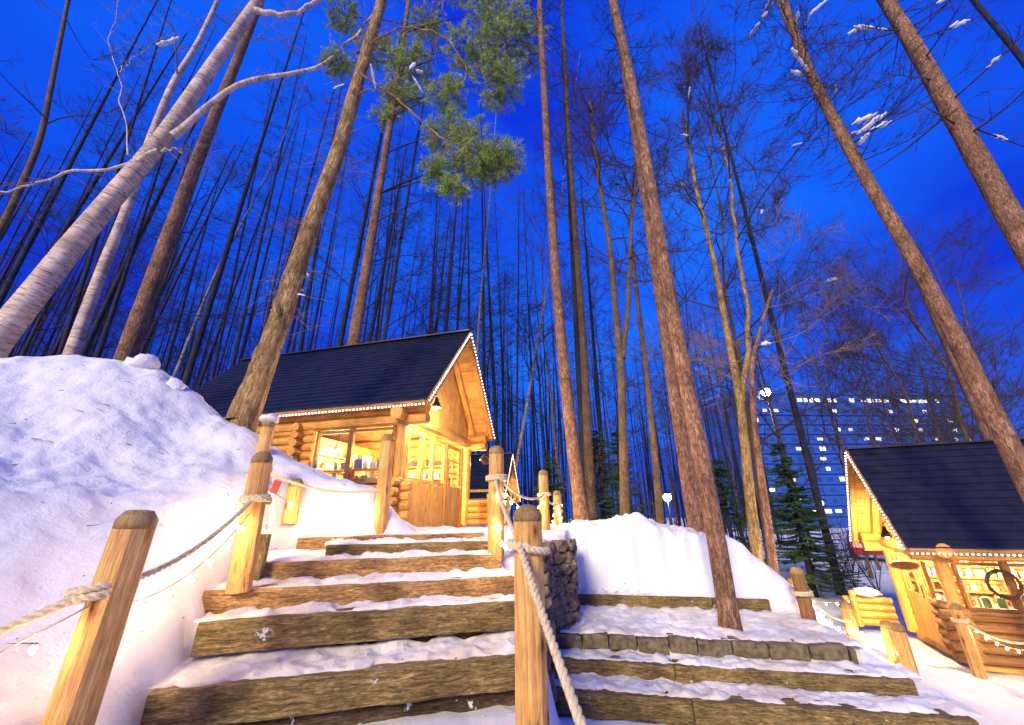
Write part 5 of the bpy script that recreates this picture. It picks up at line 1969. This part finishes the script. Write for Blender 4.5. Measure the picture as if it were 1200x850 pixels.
def blocked(x, y):
    if y < 11.5 and x < 6:
        return True
    for T_, L_, W_ in ((T1, 5.5, 3.15), (T2, 4.5, 2.1), (T3, 4.0, 2.6)):
        c_ = T_(L_ / 2, W_ / 2, 0)
        if (Vector((x, y, 0)) - Vector((c_.x, c_.y, 0))).length < 3.9:
            return True
    if abs(x / y - 8.05 / 22) < .022 and y < 23 or abs(x / y - .661) < .02 and y < 25:
        return True
    if -0.5 < x < 1.3 and y < 17:
        return True
    return False


rb = random.Random(5)
cnt = 0
tries = 0
spots = []
while cnt < 130 and tries < 4000:
    tries += 1
    y = 12.5 + 29 * rb.random() ** .8
    u = rb.uniform(-1.55, 1.25)
    if (u > .1 and rb.random() < .45) or (.55 < u < .95 and rb.random() < .7):
        continue
    x = u * y
    if blocked(x, y) or (u > .45 and y < 13):
        continue
    if any((x - a) ** 2 + (y - c_) ** 2 < 1.0 for a, c_ in spots):
        continue
    spots.append((x, y))
    if u < .1:
        if rb.random() < .78:
            w_ = 'behind the crest of the big snow bank' if u < -.78 else ('showing above the upper cabin roof' if u < -.12 else 'beyond the far small cabin')
            bg_tree('l', rb.randrange(7), 'duskbark', x, y, rb.uniform(.8, 1.15), 'bare dark larch ' + w_, 'dark larches ' + w_, 'larch_tree')
        else:
            bg_tree('d', rb.randrange(6), 'duskbark', x, y, rb.uniform(.8, 1.2), 'bare dark broadleaf tree in the dense stand behind the cabin', 'dark broadleaf trees behind the cabin', 'broadleaf_tree')
    elif u < .75:
        if rb.random() < .45:
            bg_tree('l', rb.randrange(7), 'duskbark', x, y, rb.uniform(.7, 1.1), 'bare dark larch in the open wood beyond the lower path', 'dark larches beyond the lower path', 'larch_tree')
        else:
            bg_tree('d', rb.randrange(6), 'midbark', x, y, rb.uniform(.7, 1.1), 'bare twiggy broadleaf tree in the wood beyond the lower path', 'broadleaf trees beyond the lower path', 'broadleaf_tree')
    else:
        bg_tree('d', rb.randrange(6), 'midbark', x, y, rb.uniform(.7, 1.1), 'bare bushy tree standing behind the lower cabin', 'bushy trees behind the lower cabin', 'broadleaf_tree')
    cnt += 1
# bushy trees in front of the hotel
for x, y, k, s_ in ((13.5, 17, 0, .8), (15.5, 19, 1, .85), (17.5, 18, 2, .8), (19, 21, 3, .9), (12.3, 21, 4, .9), (21, 20, 5, .8), (16, 24, 0, 1.0), (19.5, 16.5, 4, .75)):
    bg_tree('d', k, 'midbark', x, y, s_, 'bare bushy tree standing behind the lower cabin', 'bushy trees behind the lower cabin', 'broadleaf_tree')

# far wood: one mass of thin trunks and twigs
rng = np.random.default_rng(900)
n = 480
ang = rng.uniform(-1.05, .55, n)
dist = rng.uniform(38, 85, n)
x, y = np.sin(ang) * dist, np.cos(ang) * dist
z = height(x, y) - .5
H = rng.uniform(14, 26, n)
u = np.linspace(0, 1, 5)[None, :, None]
base = np.stack([x, y, z], -1)
top = base + np.stack([rng.normal(size=n) * .6, rng.normal(size=n) * .6, H], -1)
P = base[:, None] * (1 - u) + top[:, None] * u
parts = [tubes(P, np.linspace(.14, .03, 5)[None] * rng.uniform(.5, 1.1, (n, 1)), 5)]
k = 22
bi = np.repeat(np.arange(n), k)
f = rng.uniform(.12, 1, len(bi))[:, None]
bs = base[bi] * (1 - f) + top[bi] * f
dv = unit(rng.normal(size=(len(bi), 3)) * np.array([1, 1, .3]) + np.array([0, 0, .25]))
Pt, Rt = twig_set(rng, bs, dv, rng.uniform(.8, 2.8, len(bi)), np.full(len(bi), .020), up=.2, npt=4)
parts.append(tubes(Pt, Rt, 3))
V, F, G = merge(parts)
o = link('far_wood', np_mesh('far_wood', V, F, MAT['duskbark'], G))
tag(o, 'far dark wood of thin bare trunks closing off the view', 'wood', kind='stuff')

# undergrowth saplings in the middle distance
rng = np.random.default_rng(901)
for k in range(16):
    a = rng.uniform(.06, .85)
    y = rng.uniform(12.5, 19)
    x = a * y
    if blocked(x, y):
        continue
    base = np.array([x, y, gz(x, y) - .1])
    m = 7
    az = rng.uniform(0, 6.28, m)
    d = unit(np.stack([np.cos(az) * .35, np.sin(az) * .35, np.ones(m)], -1))
    P, R_ = twig_set(rng, np.repeat(base[None], m, 0), d, rng.uniform(1.5, 3.2, m), np.full(m, .016), curl=.25, npt=6)
    m2 = m * 9
    b_ = np.repeat(np.arange(m), 9)
    P2, R2 = twig_set(rng, P[b_, rng.integers(1, 6, m2)], unit(d[b_] + rng.normal(size=(m2, 3)) * .6), rng.uniform(.3, 1.0, m2), np.full(m2, .006), curl=.3, npt=4)
    V, F, G = merge([tubes(P, R_, 4), tubes(P2, R2, 3)])
    o = link('bare_shrub', np_mesh('bare_shrub', V - base, F, MAT['twig'], G), None, tuple(base))
    tag(o, 'bare many-stemmed shrub in the wood beyond the snow bank', 'shrub', 'bare shrubs beyond the snow bank')


# ------------------------------------------------------------------ hotel, lamps and car beyond the wood
def hotel():
    root = thing('hotel_building', (118, 136, -6), 'tall hotel with scattered lit windows far behind the bare trees', 'building')
    z0, z1 = -6, 40
    ang = math.radians(4)
    ax, ay = Vector((math.cos(ang), math.sin(ang), 0)), Vector((-math.sin(ang), math.cos(ang), 0))
    o0 = Vector((118, 136, 0))
    wd, dp = 43, 9
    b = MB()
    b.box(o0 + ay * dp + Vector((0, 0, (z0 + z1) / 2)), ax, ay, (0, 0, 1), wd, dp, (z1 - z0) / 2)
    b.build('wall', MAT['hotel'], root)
    b = MB()
    b.box(o0 + ay * dp + Vector((0, 0, z1 + .4)), ax, ay, (0, 0, 1), wd + .4, dp + .4, .4)
    b.build('parapet', MAT['hotel'], root)
    fr = random.Random(3)
    # restaurant strip under the roof
    for k in range(26):
        x_ = -20 + k * 2.15
        b = MB()
        b.box(o0 + ax * x_ - ay * .03 + Vector((0, 0, 38.0)), ax, ay, (0, 0, 1), fr.uniform(.5, .95), .1, fr.uniform(.35, .7))
        b.build('window', MAT['hotel_lit'] if fr.random() < .85 else MAT['hotel_dark'], root)
    for fl in range(11):
        zz = 34.2 - fl * 3.25
        b = MB()
        b.box(o0 - ay * .35 + Vector((0, 0, zz - 1.35)), ax, ay, (0, 0, 1), wd - .2, .34, .22)
        b.build('balcony_ledge', MAT['hotel'], root)
        for k in range(20):
            x_ = -40 + k * 4.2 + fr.uniform(-.5, .5)
            lit = fr.random() < .27
            b = MB()
            b.box(o0 + ax * x_ - ay * .03 + Vector((0, 0, zz)), ax, ay, (0, 0, 1), fr.uniform(.6, 1.05), .1, fr.uniform(.4, .65))
            b.build('window', MAT[fr.choice(['hotel_lit', 'hotel_lit', 'hotel_dim', 'hotel_cool']) if lit else 'hotel_dark'], root)


hotel()
# lower wing far right, ochre glow put into its windows by emission
b = MB()
b.box((190, 120, 18), (1, 0, 0), (0, 1, 0), (0, 0, 1), 14, 8, 24)
rt_ = thing('hotel_wing', (190, 120, -6), 'building wing with glowing ochre windows glimpsed past the leaning larch', 'building')
b.build('wall', MAT['hotel'], rt_)
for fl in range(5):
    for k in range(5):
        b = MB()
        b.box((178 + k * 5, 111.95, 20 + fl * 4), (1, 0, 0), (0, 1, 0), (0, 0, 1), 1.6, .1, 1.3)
        b.build('window', MAT['ochre_pane'], rt_)


def street_lamp(c, label, mat, power, col, r=.22):
    c = Vector(c)
    z0 = gz(c.x, c.y)
    root = thing('street_lamp', (c.x, c.y, z0), label, 'street lamp')
    b = MB()
    b.tube([(c.x, c.y, z0 - .3), (c.x, c.y, z0 + .6), (c.x, c.y, c.z - r)], [.09, .06, .04], 8)
    b.build('pole', MAT['metal'], root, smooth=True)
    b = MB()
    b.lathe(c, [(r * .3, -r), (r * .8, -r * .6), (r, 0), (r * .8, r * .6), (r * .3, r)], 14)
    b.build('globe', MAT[mat], root, smooth=True)
    b = MB()
    b.lathe(c, [(r * 1.5, r * .75), (r * 1.45, r * .95), (r * .7, r * 1.35), (r * .1, r * 1.6)], 12)
    b.build('hood', MAT['metal'], root, smooth=True)


street_lamp((16.0, 24.2, 8.35), 'tall street lamp burning blue-white among the bare trees', 'lampwhite', 0, None, .25)
street_lamp((8.05, 22.0, 2.05), 'low lamp burning white between two trunks in the wood', 'lampwood', 0, None, .20)
street_lamp((15.2, 21.0, 1.65), 'low green-white lamp behind the dark spruces', 'lampgreen', 0, None, .16)


def parked_car(x, y, rz, label):
    z = gz(x, y)
    root = thing('parked_car', (x, y, z), label, 'car')
    ca, sa = math.cos(rz), math.sin(rz)

    def W3(p):
        return (x + p[0] * ca - p[1] * sa, y + p[0] * sa + p[1] * ca, z + p[2])
    prof = [(-2.0, .35), (-2.05, .75), (-1.95, .98), (-1.35, 1.05), (-.95, 1.48), (.75, 1.52), (1.45, 1.02), (2.0, .92), (2.08, .6), (2.0, .32)]
    V, F = [], []
    for sy, k in ((-.82, 1), (-.86, 1), (.86, 1), (.82, 1)):
        for px_, pz_ in prof:
            w = sy * (.86 if pz_ > 1.2 else 1)
            V.append(W3((px_, w, pz_)))
    m = len(prof)
    for s_ in range(3):
        for j in range(m):
            F.append((s_ * m + j, s_ * m + (j + 1) % m, (s_ + 1) * m + (j + 1) % m, (s_ + 1) * m + j))
    F += [tuple(range(m)), tuple(3 * m + j for j in range(m))[::-1]]
    MB().add(V, F).build('body', MAT['carred'], root, bevel=.03)
    for xs in (-1.25, 1.3):
        for ys in (-.80, .80):
            b = MB()
            b.tube([W3((xs, ys - .1, .32)), W3((xs, ys + .1, .32))], .32, 14)
            b.build('wheel', MAT['tyre'], root)
    for ys in (-.6, .6):
        b = MB()
        b.box(W3((-2.06, ys, .82)), (ca, sa, 0), (-sa, ca, 0), (0, 0, 1), .03, .18, .10)
        b.build('tail_light', MAT['redlight'], root)
    for sy in (-1, 1):
        b = MB()
        V = [W3((px_, sy * .79, pz_)) for px_, pz_ in ((-1.15, 1.08), (-.85, 1.42), (.66, 1.45), (1.2, 1.06))]
        V2 = [W3((px_, sy * .70, pz_)) for px_, pz_ in ((-1.15, 1.08), (-.85, 1.42), (.66, 1.45), (1.2, 1.06))]
        b.add(V + V2, [(0, 1, 2, 3), (7, 6, 5, 4), (0, 4, 5, 1), (1, 5, 6, 2), (2, 6, 7, 3), (3, 7, 4, 0)])
        b.build('side_window', MAT['hotel_dark'], root)
    return root


parked_car(20.2, 25.0, math.radians(55), 'red car parked with tail lights lit beyond the spruces')


# a few fallen twigs and bark scraps on the big bank and the treads
rng = np.random.default_rng(55)
m = 70
tx = np.concatenate([rng.uniform(-5.5, -2.3, 45), rng.uniform(0.8, 3.2, 25)])
ty = np.concatenate([rng.uniform(2.4, 4.8, 45), rng.uniform(5.5, 6.5, 25)])
tz = height(tx, ty) + .012
bs = np.stack([tx, ty, tz], -1)
az = rng.uniform(0, 6.28, m)
P, R_ = twig_set(rng, bs, np.stack([np.cos(az), np.sin(az), rng.uniform(-.1, .35, m)], -1), rng.uniform(.03, .14, m), np.full(m, .0035), curl=.4, npt=4)
V, F, G = tubes(P, R_, 4)
o = link('fallen_twigs', np_mesh('fallen_twigs', V, F, MAT['twig'], G))
tag(o, 'fallen twigs and bark scraps scattered over the snow', 'twigs', kind='stuff')
